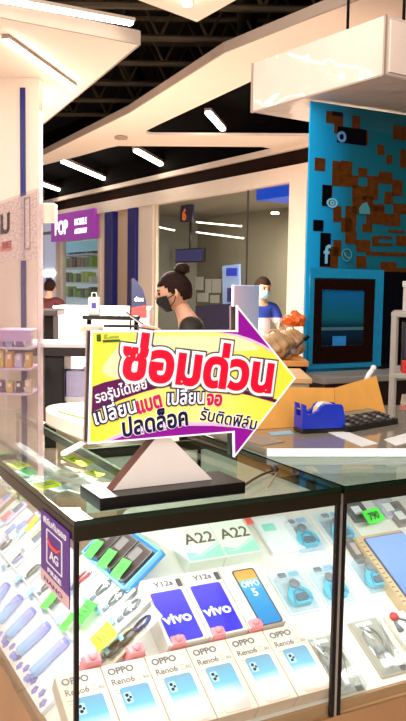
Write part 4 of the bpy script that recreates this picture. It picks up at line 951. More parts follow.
# bright sheet and yellow card behind the picture box
u_, v_ = on(DF, 262, 530, .01); t = thing('accessory_pack', 'large white glossy pack right of the mint boxes', 'accessory pack', DF @ Matrix.Translation((u_ - .01, v_ - .08, .001)))
MB().span((0, 0, 0), (.1, .12, .012), .003).build('body', mat('white_gloss_pack', (240, 244, 246), .1, var=.02), t); MB().mesh(fill2d([rrect(.012, .07, .05, .095, .005)], .001), Matrix.Translation((0, 0, .0125))).build('printed_label', mat('mint_label', (150, 226, 206), .4), t)
note(DF, 240, 512, R(5), .05, .03, YEL, 'neon yellow card above the right mint box', None, .05, R(10))
note(DF, 249, 521, R(5), .02, .02, mat('red_sticker', (236, 90, 90), .5), 'tiny red sticker beside the yellow card at the back', None, .05, R(10), name='sticker')

# ================================================================== goods on the left slope of the case
def onL(px, py, h=0): return on(DL, px, py, h)
# white tray with pale blue bars
a = onL(0, 556, .01); b = onL(96, 655, .01); c = onL(22, 721, .01)
tx0, tx1 = a[0] - .25, b[0]; ty1 = (a[1] + b[1]) / 2; ty0 = max(.018, c[1])
tr = thing('bar_tray', 'long white tray with printed lip holding pale blue bars, left end of the case', 'tray', DL @ Matrix.Translation((0, 0, .001)))
MB().span((tx0, ty0, 0), (tx1, ty1, .008), .002).build('tray_base', mat('tray_white', (232, 232, 244), .35, var=.015), tr)
MB().span((tx0, ty1 - .006, .008), (tx1, ty1, .018), .002).build('rim', PLASTW, tr); MB().span((tx0, ty0, .008), (tx1, ty0 + .036, .0095)).build('printed_lip', mat('lip_pink_white', (244, 228, 226), .4, var=.01), tr)
fp = MB()
for k in range(13):
    x = tx1 - .02 - .03 * k
    for j in range(5): fp.lathe([(.0048, 0), (.0048, .0006), (.003, .0009)], Matrix.Translation((x + .006 * math.cos(j * 1.257), ty0 + .014 + (k % 2) * .009 + .006 * math.sin(j * 1.257), .0095)), 10)
fp.build('flower_print', mat('violet_print_lip', (130, 118, 200), .5, var=.3), tr)
barm = grad('frosted_bar', [(0, (150, 196, 236)), (.45, (168, 190, 238)), (1, (170, 160, 224))], 'Y', .18)
barcap = mat('bar_cap', (120, 140, 216), .25, var=.05)
bl_ = [((-24, 630), (7, 586)), ((-11, 634), (20, 598)), ((2, 643), (33, 611)), ((14, 658), (48, 626)), ((30, 677), (66, 642))]
bord = ['at the picture edge', 'fourth from the corner post', 'third from the corner post', 'second from the corner post', 'nearest the corner post']
for (p, q), lab in zip(bl_, bord):
    P0, P1 = Vector(onL(*p, .016)), Vector(onL(*q, .016)); P0 = P0 + (P1 - P0) * max(0, (.045 - P0.y) / (P1.y - P0.y)); d = (P1 - P0); L_ = d.length; ang = math.atan2(-d.x, d.y)
    t = thing('frosted_bar', 'frosted pale blue bar in the white tray, ' + lab, 'bar', DL @ Matrix.Translation((P0.x, P0.y, .0095)) @ Matrix.Rotation(ang, 4, 'Z'), 'frosted bars in the white tray')
    MB().span((-.0125, 0, 0), (.0125, L_, .018), .006).build('bar_body', barm, t)
    MB().span((-.0085, .006, .0165), (.0, L_ - .006, .0178), .0006).build('facet', mat('bar_facet', (200, 206, 246), .15, var=.02), t)
    MB().span((-.009, L_ - .004, .001), (.009, L_ + .006, .016), .003).build('end_cap', barcap, t)
    MB().span((-.007, -.018, 0), (.005, -.005, .011), .003).build('clip', barcap, t)
# blue tray with three dark phones, each with a green price card
cr = [Vector(onL(x, y, .012)) for x, y in ((82, 556), (126, 591), (178, 562))]
bx0, bx1 = cr[0].x - .005, cr[1].x; by0 = (cr[0].y + cr[1].y) / 2; by1 = cr[2].y
bt = thing('phone_tray', 'bright blue tray holding three dark phones with green cards', 'tray', DL @ Matrix.Translation((0, 0, .001)))
MB().span((bx0, by0, 0), (bx1, by1, .008), .002).build('tray_base', mat('tray_blue', (52, 142, 210), .3, var=.05), bt)
rm = MB()
for q in (((bx0, by0, .008), (bx1, by0 + .007, .02)), ((bx0, by1 - .007, .008), (bx1, by1, .02)), ((bx0, by0, .008), (bx0 + .007, by1, .02)), ((bx1 - .007, by0, .008), (bx1, by1, .02))): rm.span(*q, .002)
rm.build('rim', mat('tray_blue_light', (120, 190, 232), .25), bt)
PHB = mat('phone_brown_glass', (92, 76, 76), .12, var=.08); PHS = mat('phone_silver', (170, 160, 160), .25, metal=.5)
step = (bx1 - bx0 - .03) / 3; pl = min(.14, by1 - by0 - .03)
for k, lab in enumerate(['farthest along the blue tray', 'in the middle of the blue tray', 'nearest the front of the blue tray']):
    x = bx0 + .014 + step * k
    t = thing('mobile_phone', 'dark brown display phone ' + lab, 'phone', DL @ Matrix.Translation((x, by0 + .016, .0095)), 'display phones in the blue tray')
    MB().mesh(fill2d([rrect(0, 0, step - .008, pl, .006)], .009), Matrix.Translation((0, 0, .0045))).build('phone_body', PHB, t)
    MB().mesh(fill2d([rrect(.0, .0, step - .008, pl, .006), rrect(.003, .003, step - .011, pl - .003, .005)], .0092), Matrix.Translation((0, 0, .0049))).build('frame_edge', PHS, t)
    MB().mesh(fill2d([rrect(.008, pl * .5, step * .5, pl - .012, .004)], .001), Matrix.Translation((0, 0, .0098))).build('camera_plate', mat('plate_grey', (150, 140, 140), .2), t)
for (x, y), lab in zip([(94, 549), (107, 559), (121, 569)], ['farthest along', 'in the middle of', 'nearest the front of']):
    note(DL, x, y, R(8), .042, .05, GREEN, 'neon green price card on the phone ' + lab + ' the blue tray', None, .03, R(6), grp='green cards in the blue tray')
# packs with coiled cables
def coil_pack(px, py, label, m, card=(238, 238, 242), extra=None):
    x, y = onL(px, py, .004); t = thing('cable_pack', label, 'cable pack', DL @ Matrix.Translation((x, y, .0015)) @ Matrix.Rotation(R(-4), 4, 'Z'), 'cable packs beside the blue tray')
    MB().span((-.026, -.05, 0), (.026, .05, .003), .0008).build('backing_card', mat('card_%d_%d_%d' % card, card, .5, var=.02), t)
    c = coil(MB(), 0, .008, .006, .012, .024, 3, .0022).build('cable', m, t, smooth=True)
    MB().span((-.006, -.034, .003), (.006, -.018, .009), .002).build('plug', STEEL, c)
    MB().span((-.0245, -.048, .003), (.0245, .048, .0135), .004).build('clear_cover', glass('pack_film', (250, 252, 253), .5, .06, base=.02), t)
    MB().span((-.02, -.046, .0137), (.004, -.036, .0142)).build('printed_label', mat('sky_label', (140, 190, 226), .4), t)
    return t
GREYC = mat('cable_grey', (126, 122, 122), .35, var=.1)
coil_pack(102, 591, 'white pack with a grey coiled cable, nearest the blue tray', GREYC)
coil_pack(115, 601, 'white pack with a grey coiled cable, middle of three in a row', GREYC)
coil_pack(130, 611, 'white pack with a grey coiled cable, nearest the violet blue box', GREYC)
coil_pack(82, 580, 'white pack with a red coiled cable behind the corner post', mat('cable_red', (206, 70, 76), .35))
coil_pack(126, 641, 'pack with brown cords between the yellow card and the cream boxes', mat('cable_brown', (120, 82, 50), .4, var=.2), (210, 186, 160))
coil_pack(112, 652, 'pack with brown cords under the yellow card, behind the second cream box', mat('cable_brown', (120, 82, 50)), (210, 186, 160))
coil_pack(140, 628, 'pack with a dark blue cord leaning on the violet blue box', mat('cable_navy', (56, 54, 110), .35, var=.2), (232, 226, 230))
coil_pack(60, 600, 'white cable pack just left of the corner post under the purple card', GREYC)
coil_pack(47, 588, 'white cable pack second to the left of the corner post', GREYC)
coil_pack(32, 574, 'white cable pack third to the left of the corner post', GREYC)
coil_pack(18, 560, 'white cable pack fourth to the left of the corner post', mat('cable_lilac', (176, 160, 210), .35))
coil_pack(4, 548, 'white cable pack at the left picture edge above the bar tray', GREYC)
note(DL, 85, 612, R(10), .05, .055, GREEN, 'neon green card right of the corner post beside the coiled cables', None, .025, R(4))
note(DL, 104, 637, R(-2), .062, .052, YEL, 'neon yellow card on the cable packs behind the first cream boxes', None, .03, R(4))
note(DL, 50, 600, R(10), .035, .05, GREEN, 'neon green card left of the corner post below the purple card', None, .022, R(4))
note(DL, 68, 622, R(10), .03, .045, GREEN, 'neon green card partly behind the corner post beside the bar tray', None, .022, R(4))
BLUEST = mat('pale_blue_sticker', (170, 206, 236), .4, var=.08)
for (x, y), lab in zip([(18, 579), (31, 591), (46, 604), (60, 619), (97, 653)], ['farthest from the corner post', 'third left of the corner post', 'second left of the corner post', 'just left of the corner post', 'below the yellow card']):
    note(DL, x, y, R(12), .022, .024, BLUEST, 'small pale blue sticker tag ' + lab, ' ', .02, 0, name='sticker_tag', grp='pale blue sticker tags along the bar tray')
# flat packs farther along, under the side rail
for k, (x, y, c, nm) in enumerate([(3, 500, (236, 200, 206), 'pale pink'), (2, 520, (206, 214, 240), 'pale blue'), (14, 512, (220, 196, 222), 'pale lilac'), (17, 530, (240, 240, 244), 'white'), (27, 524, (196, 210, 240), 'sky blue'), (33, 542, (244, 244, 244), 'glossy white'), (6, 534, (226, 214, 236), 'lavender')]):
    x_, y_ = onL(x, y, .01); t = thing('flat_pack', nm + ' flat pack seen through the side glass left of the purple card', 'accessory pack', DL @ Matrix.Translation((x_, y_, .001)) @ Matrix.Rotation(R(-6 + 3 * (k % 3)), 4, 'Z'), 'flat packs behind the side glass')
    MB().span((-.024, -.045, 0), (.024, .045, .01), .003).build('body', mat('flat_' + nm.replace(' ', '_'), c, .3, var=.03), t)
    MB().span((-.018, .0, .0101), (.018, .036, .0108)).build('printed_panel', mat('flatpanel_%d' % (k % 3), [(150, 160, 214), (226, 140, 150), (120, 130, 150)][k % 3], .4, var=.15), t); MB().span((-.02, -.04, .0101), (.012, -.03, .0106)).build('text_line', PALET, t)
note(DL, 32, 524, R(12), .03, .05, YEL, 'neon yellow card behind the side glass left of the purple card', None, .03, R(5))

# goods on the glass shelf of the side wing, seen through the top
SH = CM @ Matrix.Translation((0, 0, .9315))
def onS(px, py, h=.02): return on(SH, px, py, h)
for k, (x, y, w_, l_, lab) in enumerate([(56, 476, .075, .13, 'clear pack with a dark square under the case top beside the black sign base'), (84, 468, .075, .14, 'clear pack with a yellow card under the case top left of the sign'), (98, 480, .07, .1, 'clear pack half hidden by the black sign base under the case top'), (20, 470, .07, .12, 'clear pack under the case top behind the acrylic stand')]):
    x_, y_ = onS(x, y); x_ = min(x_, FIN - .06); t = thing('clear_pack', lab, 'accessory pack', SH @ Matrix.Translation((x_, y_, 0)) @ Matrix.Rotation(R(20), 4, 'Z'), 'clear packs on the glass shelf')
    MB().span((-w_ / 2, -l_ / 2, 0), (w_ / 2, l_ / 2, .002)).build('backing_card', mat('shelf_card', (214, 214, 214), .5, var=.04), t)
    MB().span((-w_ / 2 + .004, -l_ / 2 + .004, .002), (w_ / 2 - .004, l_ / 2 - .004, .016), .004).build('clear_cover', CLEAR, t)
    MB().span((-.016, -.02, .0025), (.016, .014, .009), .002).build('charger', mat('charger_dark', (92, 88, 84), .4), t)
note(SH, 46, 485, R(20), .06, .035, YEL, 'neon yellow card under the case top near the acrylic stand', None, .03, R(14))
note(SH, 77, 461, R(30), .04, .065, YEL, 'neon yellow card on the middle clear pack left of the sign', None, .03, R(14))
note(SH, 94, 474, R(30), .04, .035, YEL, 'neon yellow card beside the left end of the black sign base', None, .03, R(14))
note(SH, 10, 456, R(20), .05, .05, GREEN, 'neon green card seen through the bottom of the acrylic stand', None, .03, R(10))
note(SH, 28, 472, R(20), .035, .04, mat('green_round', (70, 214, 130), .5), 'round green tag at the foot of the acrylic stand', ' ', .03, R(10))
note(SH, 19, 465, R(20), .04, .04, YEL, 'neon yellow card seen through the foot of the acrylic stand', None, .03, R(10))
x_, y_ = onS(7, 455, .04); o_ = thing('car_charger', 'small black gadget on the goods behind the acrylic stand', 'gadget', SH @ Matrix.Translation((x_, y_, .034))); MB().box((0, 0, 0), (.05, .022, .014), bev=.006).build('body', BLACK, o_); MB().tube([(.025, 0, 0), (.045, .004, 0)], .004, 8).build('tip', STEEL, o_)

# ================================================================== on the case: purple card, acrylic stand, lit arrow sign
NU = -CU
def onplane(o, x, n, px, py):
    p = PP(px, py, o, n); return (p - o).dot(x), p.z
CO = CM @ Vector((-.0005, 0, 0)); 
v1, zt_ = onplane(CO, CV, NU, 43, 511.5); v0, zt2 = onplane(CO, CV, NU, 71.5, 529); _, zb_ = onplane(CO, CV, NU, 43, 578)
KM = frame(CM @ Vector((-.0032, v1, zb_)), -CV, ZV, NU); kw_ = v1 - v0; kh = (zt_ + zt2) / 2 - zb_
kc = thing('promotion_card', 'purple promotion card hanging on the side glass beside the corner post', 'card', KM)
MB().mesh(fill2d([rrect(0, 0, kw_, kh, .003)], .002), Matrix.Translation((0, 0, .0005))).build('card', mat('purple_card', (84, 28, 140), .35, var=.05), kc)
MB().span((0, 0, .0014), (kw_, kh * .17, .002)).build('pink_strip', mat('pink_strip', (226, 186, 190), .4), kc)
WPR = mat('white_print', (244, 240, 250), .5)
def kfit(body, y, size, x0, x1, m, nm='lettering', bold=.02):
    lettering(nm, body, Matrix.Translation((x0, y, .0022)), size, m, kc, bold=bold, sx=(x1 - x0) / text_w(body, size))
kfit('ฟิล์มกันรอย', kh * .86, kh * .12, kw_ * .1, kw_ * .92, WPR)
kfit('AG', kh * .42, kh * .17, kw_ * .34, kw_ * .66, WPR); kfit('FREE', kh * .21, kh * .09, kw_ * .25, kw_ * .75, WPR)
kfit('NANO', kh * .05, kh * .08, kw_ * .12, kw_ * .8, mat('violet_ink', (100, 60, 120), .5))
MB().mesh(fill2d([rrect(kw_ * .22, kh * .33, kw_ * .78, kh * .8, .004), rrect(kw_ * .25, kh * .345, kw_ * .75, kh * .785, .003)], .0008), Matrix.Translation((0, 0, .002))).build('outline_print', WPR, kc)
MB().tube([(kw_ * .25, kh * .66, .002), (kw_ * .4, kh * .6, .002), (kw_ * .6, kh * .6, .002), (kw_ * .76, kh * .68, .002)], [.0015, .003, .003, .001], 8).build('orange_swoosh', mat('orange_red_print', (236, 90, 70), .5), kc)

# acrylic stand
b0 = CM.inverted() @ PZ(38, 476.5, 1.0); au, av0, av1 = b0.x, b0.y, b0.y + .46
ah = (PD(38, 189, (CM @ Vector((au, av0, 1))).y).z - 1.0)
AM = frame(CM @ Vector((au, av0, 1.0005)), -CV, ZV, NU)
ac = thing('acrylic_stand', 'tall clear acrylic poster stand on the case top at the left picture edge', 'poster stand', AM)
ACR = glass('acrylic', (250, 247, 248), .4, .02, haze=.012, hcol=(255, 248, 246)); aL = av1 - av0
MB().span((-aL, 0, .0), (0, ah, .003)).build('front_sheet', ACR, ac); MB().span((-aL, 0, -.015), (0, ah, -.012)).build('back_sheet', ACR, ac)
MB().span((-.003, 0, -.0119), (0, ah, -.0001)).build('end_strip', glass('acrylic_edge', (246, 236, 238), .8, .05, haze=.3, hcol=(250, 236, 236)), ac); MB().span((-aL, -.0004, -.03), (0, .006, -.0155)).build('foot', ACR, ac)
def onA(px, py):
    p = AM.inverted() @ PP(px, py, AM.translation, NU); return p.x, p.y
pz0 = onA(38, 259)[1]
MB().span((-aL + .004, pz0, -.0085), (-.012, ah - .002, -.0075)).build('poster', glass('poster_film', (255, 244, 244), .15, .3, haze=.42, hcol=(255, 246, 242)), ac)
x, y = onA(-22, 238); x2, _ = onA(8, 238)
hh = (onA(5, 211)[1] - onA(5, 239)[1])
lettering('lettering', 'ฟิล์ม', Matrix.Translation((x - .02, y, -.0068)), hh * 1.25, mat('poster_ink', (30, 26, 30), .5), ac, bold=.02, sx=(x2 - x + .02) / text_w('ฟิล์ม', hh * 1.25))
xa, ya = onA(-20, 254); xb, yb = onA(8.5, 245); MB().span((xa, ya, -.0072), (xb, yb, -.0064)).build('caption_panel', mat('salmon_panel', (226, 150, 146), .5), ac)
lettering('lettering', 'MARKET', Matrix.Translation((xb - .09, ya + .006, -.0062)), .024, mat('poster_red_ink', (190, 70, 70), .5), ac, bold=.02)
so = MB()
xs, y0_ = onA(27, 249); xs2, y1_ = onA(21, 195)
so.mesh(fill2d([rrect(xs2, y0_, xs, y1_ - .1 * hh, .006), rrect(xs2 + .0025, y0_ + .0025, xs - .0025, y1_ - .1 * hh - .0025, .004)], .001), Matrix.Translation((0, 0, -.0066))); so.build('slot_outline', mat('outline_grey', (150, 130, 136), .5), ac)

# lit arrow sign on its triangular stand
SV = .072
SO = CM @ Vector((.058, SV, 1.0005)); SF = frame(SO, CU, ZV, -CV)
def S(px, py):
    p = PP(px, py, SO, CV) - SO; return p.dot(CU), p.z
def SP(l): return [S(*q) for q in l]
sg = thing('arrow_sign', 'yellow and purple lit arrow sign with red Thai lettering on a white triangular stand', 'sign', SF)
BW, BH = .30, .0235
MB().span((0, 0, -.068), (BW, BH, .0395), .002).build('base', mat('gloss_black', (14, 9, 7), .3, var=.05, spec=.3), sg)
tl, trr, ta = S(112, 489), S(213.5, 481.5), S(163, 436)
tri = [(tl[0], BH), (trr[0], BH), (ta[0] + .012, ta[1]), (ta[0] - .012, ta[1])]
MB().prism(tri, -.03, -.004).build('stand', mat('rose_brown_edge', (126, 84, 74), .4), sg)
MB().prism([(tri[0][0] + .003, BH + .0005), (tri[1][0] - .001, BH + .0005), tri[2], (tri[3][0] + .002, tri[3][1])], -.0039, -.003).build('stand_face', mat('stand_pink_white', (255, 244, 238), .35, var=.01), sg)
arrow = [(91.5, 331.5), (236.5, 331), (236.5, 306.5), (294, 378), (233.5, 456), (233, 431.5), (88.5, 443)]
AR = SP(arrow); cx = sum(p[0] for p in AR) / 7; cy = sum(p[1] for p in AR) / 7
TH = .026
lbm = MB().mesh(fill2d([AR], TH), Matrix.Translation((0, 0, -TH / 2 + .002))).build('light_box', mat('sign_side_dark', (40, 30, 30), .3), sg)
side = MB()
for i in range(7):
    p, q = Vector(AR[i]), Vector(AR[(i + 1) % 7]); d = (q - p); n = Vector((-d.y, d.x)).normalized()
    side.box(((p + q).to_3d() / 2 + Vector((0, 0, .0015))), (d.length + .004, .0032, .006), rot=Matrix.Rotation(math.atan2(d.y, d.x), 3, 'Z'), bev=.0006)
WHL = mat('white_edge_lit', (255, 250, 255), .3, emit=.2, var=0)
side.build('edge_trim', WHL, lbm)
bk_ = MB()
for i in (0, 5, 6, 1, 2): 
    p, q = Vector(AR[i]), Vector(AR[(i + 1) % 7]); d = (q - p)
    bk_.box(((p + q).to_3d() / 2 + Vector((0, 0, -TH + .003))), (d.length + .002, .003, .004), rot=Matrix.Rotation(math.atan2(d.y, d.x), 3, 'Z'))
bk_.build('back_trim', mat('pinkish_trim', (200, 170, 176), .3), lbm)
EM = .14
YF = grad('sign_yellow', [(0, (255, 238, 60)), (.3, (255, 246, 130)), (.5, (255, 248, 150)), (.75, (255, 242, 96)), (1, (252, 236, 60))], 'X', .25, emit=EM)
PUR = mat('sign_purple', (150, 18, 160), .25, emit=EM, var=.04); DPUR = mat('sign_dark_purple', (96, 10, 84), .25, emit=EM, var=.05)
REDL = mat('sign_red', (236, 16, 52), .25, emit=EM, var=.02); NAVYL = mat('sign_navy', (22, 20, 74), .25, emit=.1, var=.02); MAG = mat('sign_magenta', (214, 24, 104), .25, emit=EM, var=.02); LILAC = mat('sign_lilac', (236, 200, 240), .3, emit=EM, var=0); OUTL = mat('sign_grey_outline', (80, 70, 80), .3, emit=.05, var=0); GRN = mat('sign_green', (60, 96, 20), .3, emit=.1)
def layer(name, px, z, m, rnd=0, th=.0006):
    q = SP(px); q = smooth_poly(q, rnd) if rnd else q
    return MB().mesh(fill2d([q], th), Matrix.Translation((0, 0, z))).build(name, m, lbm)
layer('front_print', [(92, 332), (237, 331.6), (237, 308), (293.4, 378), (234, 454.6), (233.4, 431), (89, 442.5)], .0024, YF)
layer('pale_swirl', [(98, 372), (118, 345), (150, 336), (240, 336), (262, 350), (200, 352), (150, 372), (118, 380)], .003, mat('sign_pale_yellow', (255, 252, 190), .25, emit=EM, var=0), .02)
layer('purple_corner', [(220, 332), (237, 332), (237, 309), (270, 349), (262, 344), (250, 338.5), (236, 334)], .0034, PUR)
layer('lilac_curve', [(216, 332), (224, 332), (238, 334), (252, 338.5), (264, 344.5), (272, 351), (274, 354), (262, 347), (250, 341.5), (236, 336.5)], .0030, LILAC)
layer('lilac_curve', [(100, 442), (122, 432), (150, 425), (190, 421.5), (225, 423), (257, 425.5), (254, 430), (225, 426), (190, 425), (150, 428.5), (124, 436), (112, 441.5)], .0030, LILAC)
layer('purple_corner', [(108, 441.2), (126, 434.5), (150, 428.5), (185, 425.5), (212, 425.5), (254.5, 429), (234.3, 453.5), (233.6, 430.8)], .0034, PUR)
layer('dark_swoosh', [(92, 386.5), (104, 382), (122, 378), (148, 376.5), (180, 378.5), (215, 383.5), (250, 391.5), (278, 400), (276.5, 403), (248, 395), (215, 388), (185, 385), (160, 387), (142, 392), (120, 399.5), (104, 406.5), (91, 412)], .0034, DPUR)
MPP = 1.56 / 800
def stext(name, body, p0, p1, hpx, m, z, bold=0, bev=0, sub=True):
    a, b = Vector(S(*p0)), Vector(S(*p1)); size = hpx / .56 * MPP; sx = (b - a).length / text_w(body, size)
    M = Matrix.Translation((a.x, a.y, z)) @ Matrix.Rotation(math.atan2(b.y - a.y, b.x - a.x), 4, 'Z')
    return lettering(name, body, M, size, m, lbm, bold=bold, bev=bev, sx=sx, thick=.0008)
T1 = ('ซ่อมด่วน', (118.5, 376.5), (271.5, 391.5), 27.5)
stext('lettering_outline', *T1, OUTL, .0040, bold=.02, bev=.115); stext('lettering_border', *T1, WHL, .0048, bold=.02, bev=.085); stext('lettering', *T1, REDL, .0056, bold=.034, bev=.012)
stext('lettering', 'รอรับได้เลย', (95, 402.8), (147, 387.5), 7.8, WHL, .0046, bold=.015)
T = ('เปลี่ยน', (93.5, 425), (137, 411), 11); stext('lettering_outline', *T, NAVYL, .0040, bev=.095); stext('lettering', *T, WHL, .0048, bold=.016)
T = ('แบต', (136.5, 413.5), (162, 405.5), 11.5); stext('lettering_border', *T, WHL, .0040, bev=.05); stext('lettering', *T, MAG, .0048, bold=.045)
T = ('เปลี่ยน', (165, 404.5), (204, 403), 11); stext('lettering_outline', *T, NAVYL, .0040, bev=.095); stext('lettering', *T, WHL, .0048, bold=.016)
T = ('จอ', (204.5, 404), (220.5, 405.5), 10.5); stext('lettering_border', *T, WHL, .0040, bev=.05); stext('lettering', *T, MAG, .0048, bold=.045)
T = ('ปลดล็อค', (121, 436.5), (188, 424), 13.2); stext('lettering_border', *T, WHL, .0040, bev=.06); stext('lettering', *T, NAVYL, .0048, bold=.032)
T = ('รับติดฟิล์ม', (198, 419), (255, 429.5), 9.2); stext('lettering_border', *T, WHL, .0040, bev=.05); stext('lettering', *T, NAVYL, .0048, bold=.016)
layer('logo', [(96, 334.5), (100, 334), (100.5, 341), (98, 341.5), (96, 341)], .0034, GRN); layer('logo', [(103, 334.5), (107, 334), (106, 338), (110, 336), (118, 335.5), (118, 338), (103, 339)], .0034, mat('sign_olive', (160, 176, 60), .3, emit=.2)); layer('logo', [(102, 340), (119.5, 339.2), (119.5, 341.8), (102, 342.4)], .0034, GRN)
# cable lying on the case top
cpts = [CM.inverted() @ PZ(x, y, 1.0055) for x, y in ((242, 489), (252, 480), (262, 474.5), (273, 470.5))]
cpts = [SF.inverted() @ (CM @ q) for q in cpts]
cpts[0] = Vector((BW - .004, .006, cpts[0].z))
MB().tube(cpts, .0028, 8).build('cable', mat('cable_brown_dark', (84, 56, 42), .4), sg, smooth=True)
MB().ball(cpts[-1] + Vector((.004, .003, 0)), (.009, .008, .009), 14, 10).build('plug', mat('plug_dark', (52, 36, 30), .35), sg, smooth=True)
q_ = [SF.inverted() @ PZ(x, y, 1.0035) for x, y in ((277, 473), (272, 481), (268, 487))]
MB().tube(q_, .002, 6).build('cable', mat('cable_tan', (170, 140, 110), .4), sg, smooth=True)

# ================================================================== rear counter and the things on it
RZ = 1.018
w1, w2 = CM @ Vector((SEAM + .012, .305, 0)), CM @ Vector((1.28, .0, 0)); rd_ = (w2 - w1).normalized(); rn = Vector((-rd_.y, rd_.x, 0))
rc = thing('rear_counter', 'glossy grey counter top with a white front edge behind the glass case', 'counter', frame(w1, rd_, rn, ZV))
inv = rc.matrix_basis.inverted(); loc2 = lambda u, v: tuple((inv @ (CM @ Vector((u, v, 0))))[:2])
pol = [(0, .012), ((w2 - w1).length, .012), ((w2 - w1).length + .1, .75), loc2(SEAM + .012, 1.05)]
MB().prism(pol, 1.0012, RZ).build('worktop', mat('glossy_grey_top', (150, 140, 124), .05, var=.04, spec=.9), rc)
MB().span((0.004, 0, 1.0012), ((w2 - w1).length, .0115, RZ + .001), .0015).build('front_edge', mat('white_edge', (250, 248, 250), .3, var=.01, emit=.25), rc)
MB().span((.25, .66, 0), ((w2 - w1).length, .74, 1.0), .004).build('back_support', DARKB, rc)
def onR(px, py, z=RZ): return PZ(px, py, z)
# tape dispenser
t0_ = onR(302, 434); t1_ = onR(345, 432); td = (t1_ - t0_); tL = td.length; tw_ = .052
tp = thing('tape_dispenser', 'blue desk tape dispenser with a black foot on the rear counter', 'tape dispenser', at(t0_.x, t0_.y, RZ, math.atan2(td.y, td.x)))
k = tL / .124; BLU = mat('dispenser_blue', (24, 52, 196), .25, var=.04)
prof = [(0, .012), (.124, .012), (.124, .03), (.117, .066), (.112, .073), (.064, .075), (.056, .071), (.048, .06), (.03, .05), (.014, .05), (.01, .074), (.0, .078)]
prof = [(x * k, y * k) for x, y in prof]
for y0, y1 in ((.0, .012), (.04, .052)): MB().prism(prof, -y1, -y0, RX).build('side_plate', BLU, tp)
MB().prism([(0, .012 * k), (.124 * k, .012 * k), (.121 * k, .05 * k), (.1 * k, .06 * k), (.03 * k, .04 * k), (0, .045 * k)], -.04, -.012, RX).build('body', BLU, tp)
MB().span((-.002, -.002, 0), (tL + .003, .054, .0125), .004).build('foot', BLACK, tp)
tr_ = MB(); tr_.lathe([(.014 * k, 0), (.030 * k, 0), (.030 * k, .022), (.014 * k, .022)], Matrix.Translation((.075 * k, .037, .049 * k)) @ Matrix.Rotation(R(90), 4, 'X'), 28); tr_.build('tape_roll', mat('tape_creamy', (236, 228, 206), .3), tp, smooth=False)
MB().span((.001, .011, .06 * k), (.012, .041, .064 * k)).build('cutter_blade', mat('steel', (190, 190, 195), .25, metal=.9), tp)
# calculator
c0, c1 = onR(347, 433), onR(398, 424); cd = c1 - c0
ca = thing('calculator', 'black desk calculator lying beside the blue tape dispenser', 'calculator', at(c0.x, c0.y, RZ, math.atan2(cd.y, cd.x)))
cl_ = cd.length
MB().prism([(0, 0), (.1, 0), (.1, .034), (.0, .016)], 0, cl_, Matrix(((0, 0, 1, 0), (1, 0, 0, 0), (0, 1, 0, 0), (0, 0, 0, 1)))).build('body', mat('calculator_black', (30, 30, 32), .35, var=.1), ca)
tl_ = math.atan2(.018, .1)
CMx = Matrix.Translation((0, 0, .016)) @ Matrix.Rotation(tl_, 4, 'X')
MB().span((.01, .07, .0), (cl_ - .01, .094, .0025)).build('display', mat('lcd_grey', (120, 130, 118), .2), ca, M=CMx)
n = 0
for r_ in range(4):
    for c_ in range(6):
        MB().box((.016 + c_ * (cl_ - .032) / 5, .012 + r_ * .016, .002), (.014, .011, .005), bev=.0015).build('key', mat('key_grey', (84, 84, 88), .4) if (c_ + r_) % 5 else mat('key_pale', (150, 150, 152), .4), ca, M=CMx)
# opened cardboard sheet
CARD = mat('cardboard', (246, 176, 84), .7, var=.05, scale=25)
def sheet(mb, a, b, c, d, th):
    a, b, c, d = map(Vector, (a, b, c, d)); n = (b - a).cross(d - a).normalized() * th
    mb._add([a, b, c, d, a + n, b + n, c + n, d + n], [(0, 1, 2, 3), (7, 6, 5, 4), (0, 4, 5, 1), (1, 5, 6, 2), (2, 6, 7, 3), (3, 7, 4, 0)]); return mb
k0 = onR(238, 431); k1 = onR(334, 424); k2 = onR(386, 418.5)
cb = thing('cardboard_carton', 'opened orange brown cardboard flaps standing behind the blue tape dispenser', 'cardboard', Matrix.Translation(k1))
k1v = Vector((0, 0, 0)); a_ = k0 - k1; b_ = k2 - k1; b_.z = 0; a_.z = 0
ht = lambda px, py, p: PD(px, py, p.y).z - RZ
topf = Vector((0, .03, ht(334, 388, k1 + Vector((0, .03, 0)))))
topl = a_ + Vector((0, .03, ht(245, 387, k1 + a_ + Vector((0, .03, 0))))); topr = b_ + Vector((-.03, .03, ht(374, 376, k1 + b_ + Vector((0, .03, 0)))))
sheet(MB(), a_, k1v, topf, topl, .004).build('left_flap', CARD, cb); sheet(MB(), Vector((.002, 0, 0)), b_, topr, topf + Vector((.002, 0, 0)), .004).build('right_flap', CARD, cb)
ln = MB()
for f0, f1, g0, g1 in ((.12, .55, .2, .22), (.12, .55, .5, .52), (.12, .55, .8, .82), (.12, .135, .2, .82), (.33, .345, .2, .82), (.535, .55, .2, .82)):
    pt = lambda f, g: a_ * (1 - f) + (topl * (1 - f) + topf * f - a_ * (1 - f)) * g - Vector((0, .0006, 0))
    ln.poly([pt(f0, g0), pt(f1, g0), pt(f1, g1), pt(f0, g1)])
ln.build('printed_grid', mat('cardboard_ink', (196, 132, 70), .7), cb)
pn = MB(); p0, p1 = PD(367, 378, 2.5), PD(373.5, 368, 2.5)
pe = thing('pen_stand', 'white stick standing up behind the cardboard flap', 'pen', at(p0.x, 2.5, RZ)); MB().tube([(-.02, 0, 0), (p0.x - p0.x, 0, p0.z - RZ), (p1.x - p0.x, 0, p1.z - RZ)], .008, 8).build('shaft', PLASTW, pe, smooth=True); MB().ball((p1.x - p0.x, 0, p1.z - RZ), .0095).build('tip', PLASTW, pe, smooth=True)
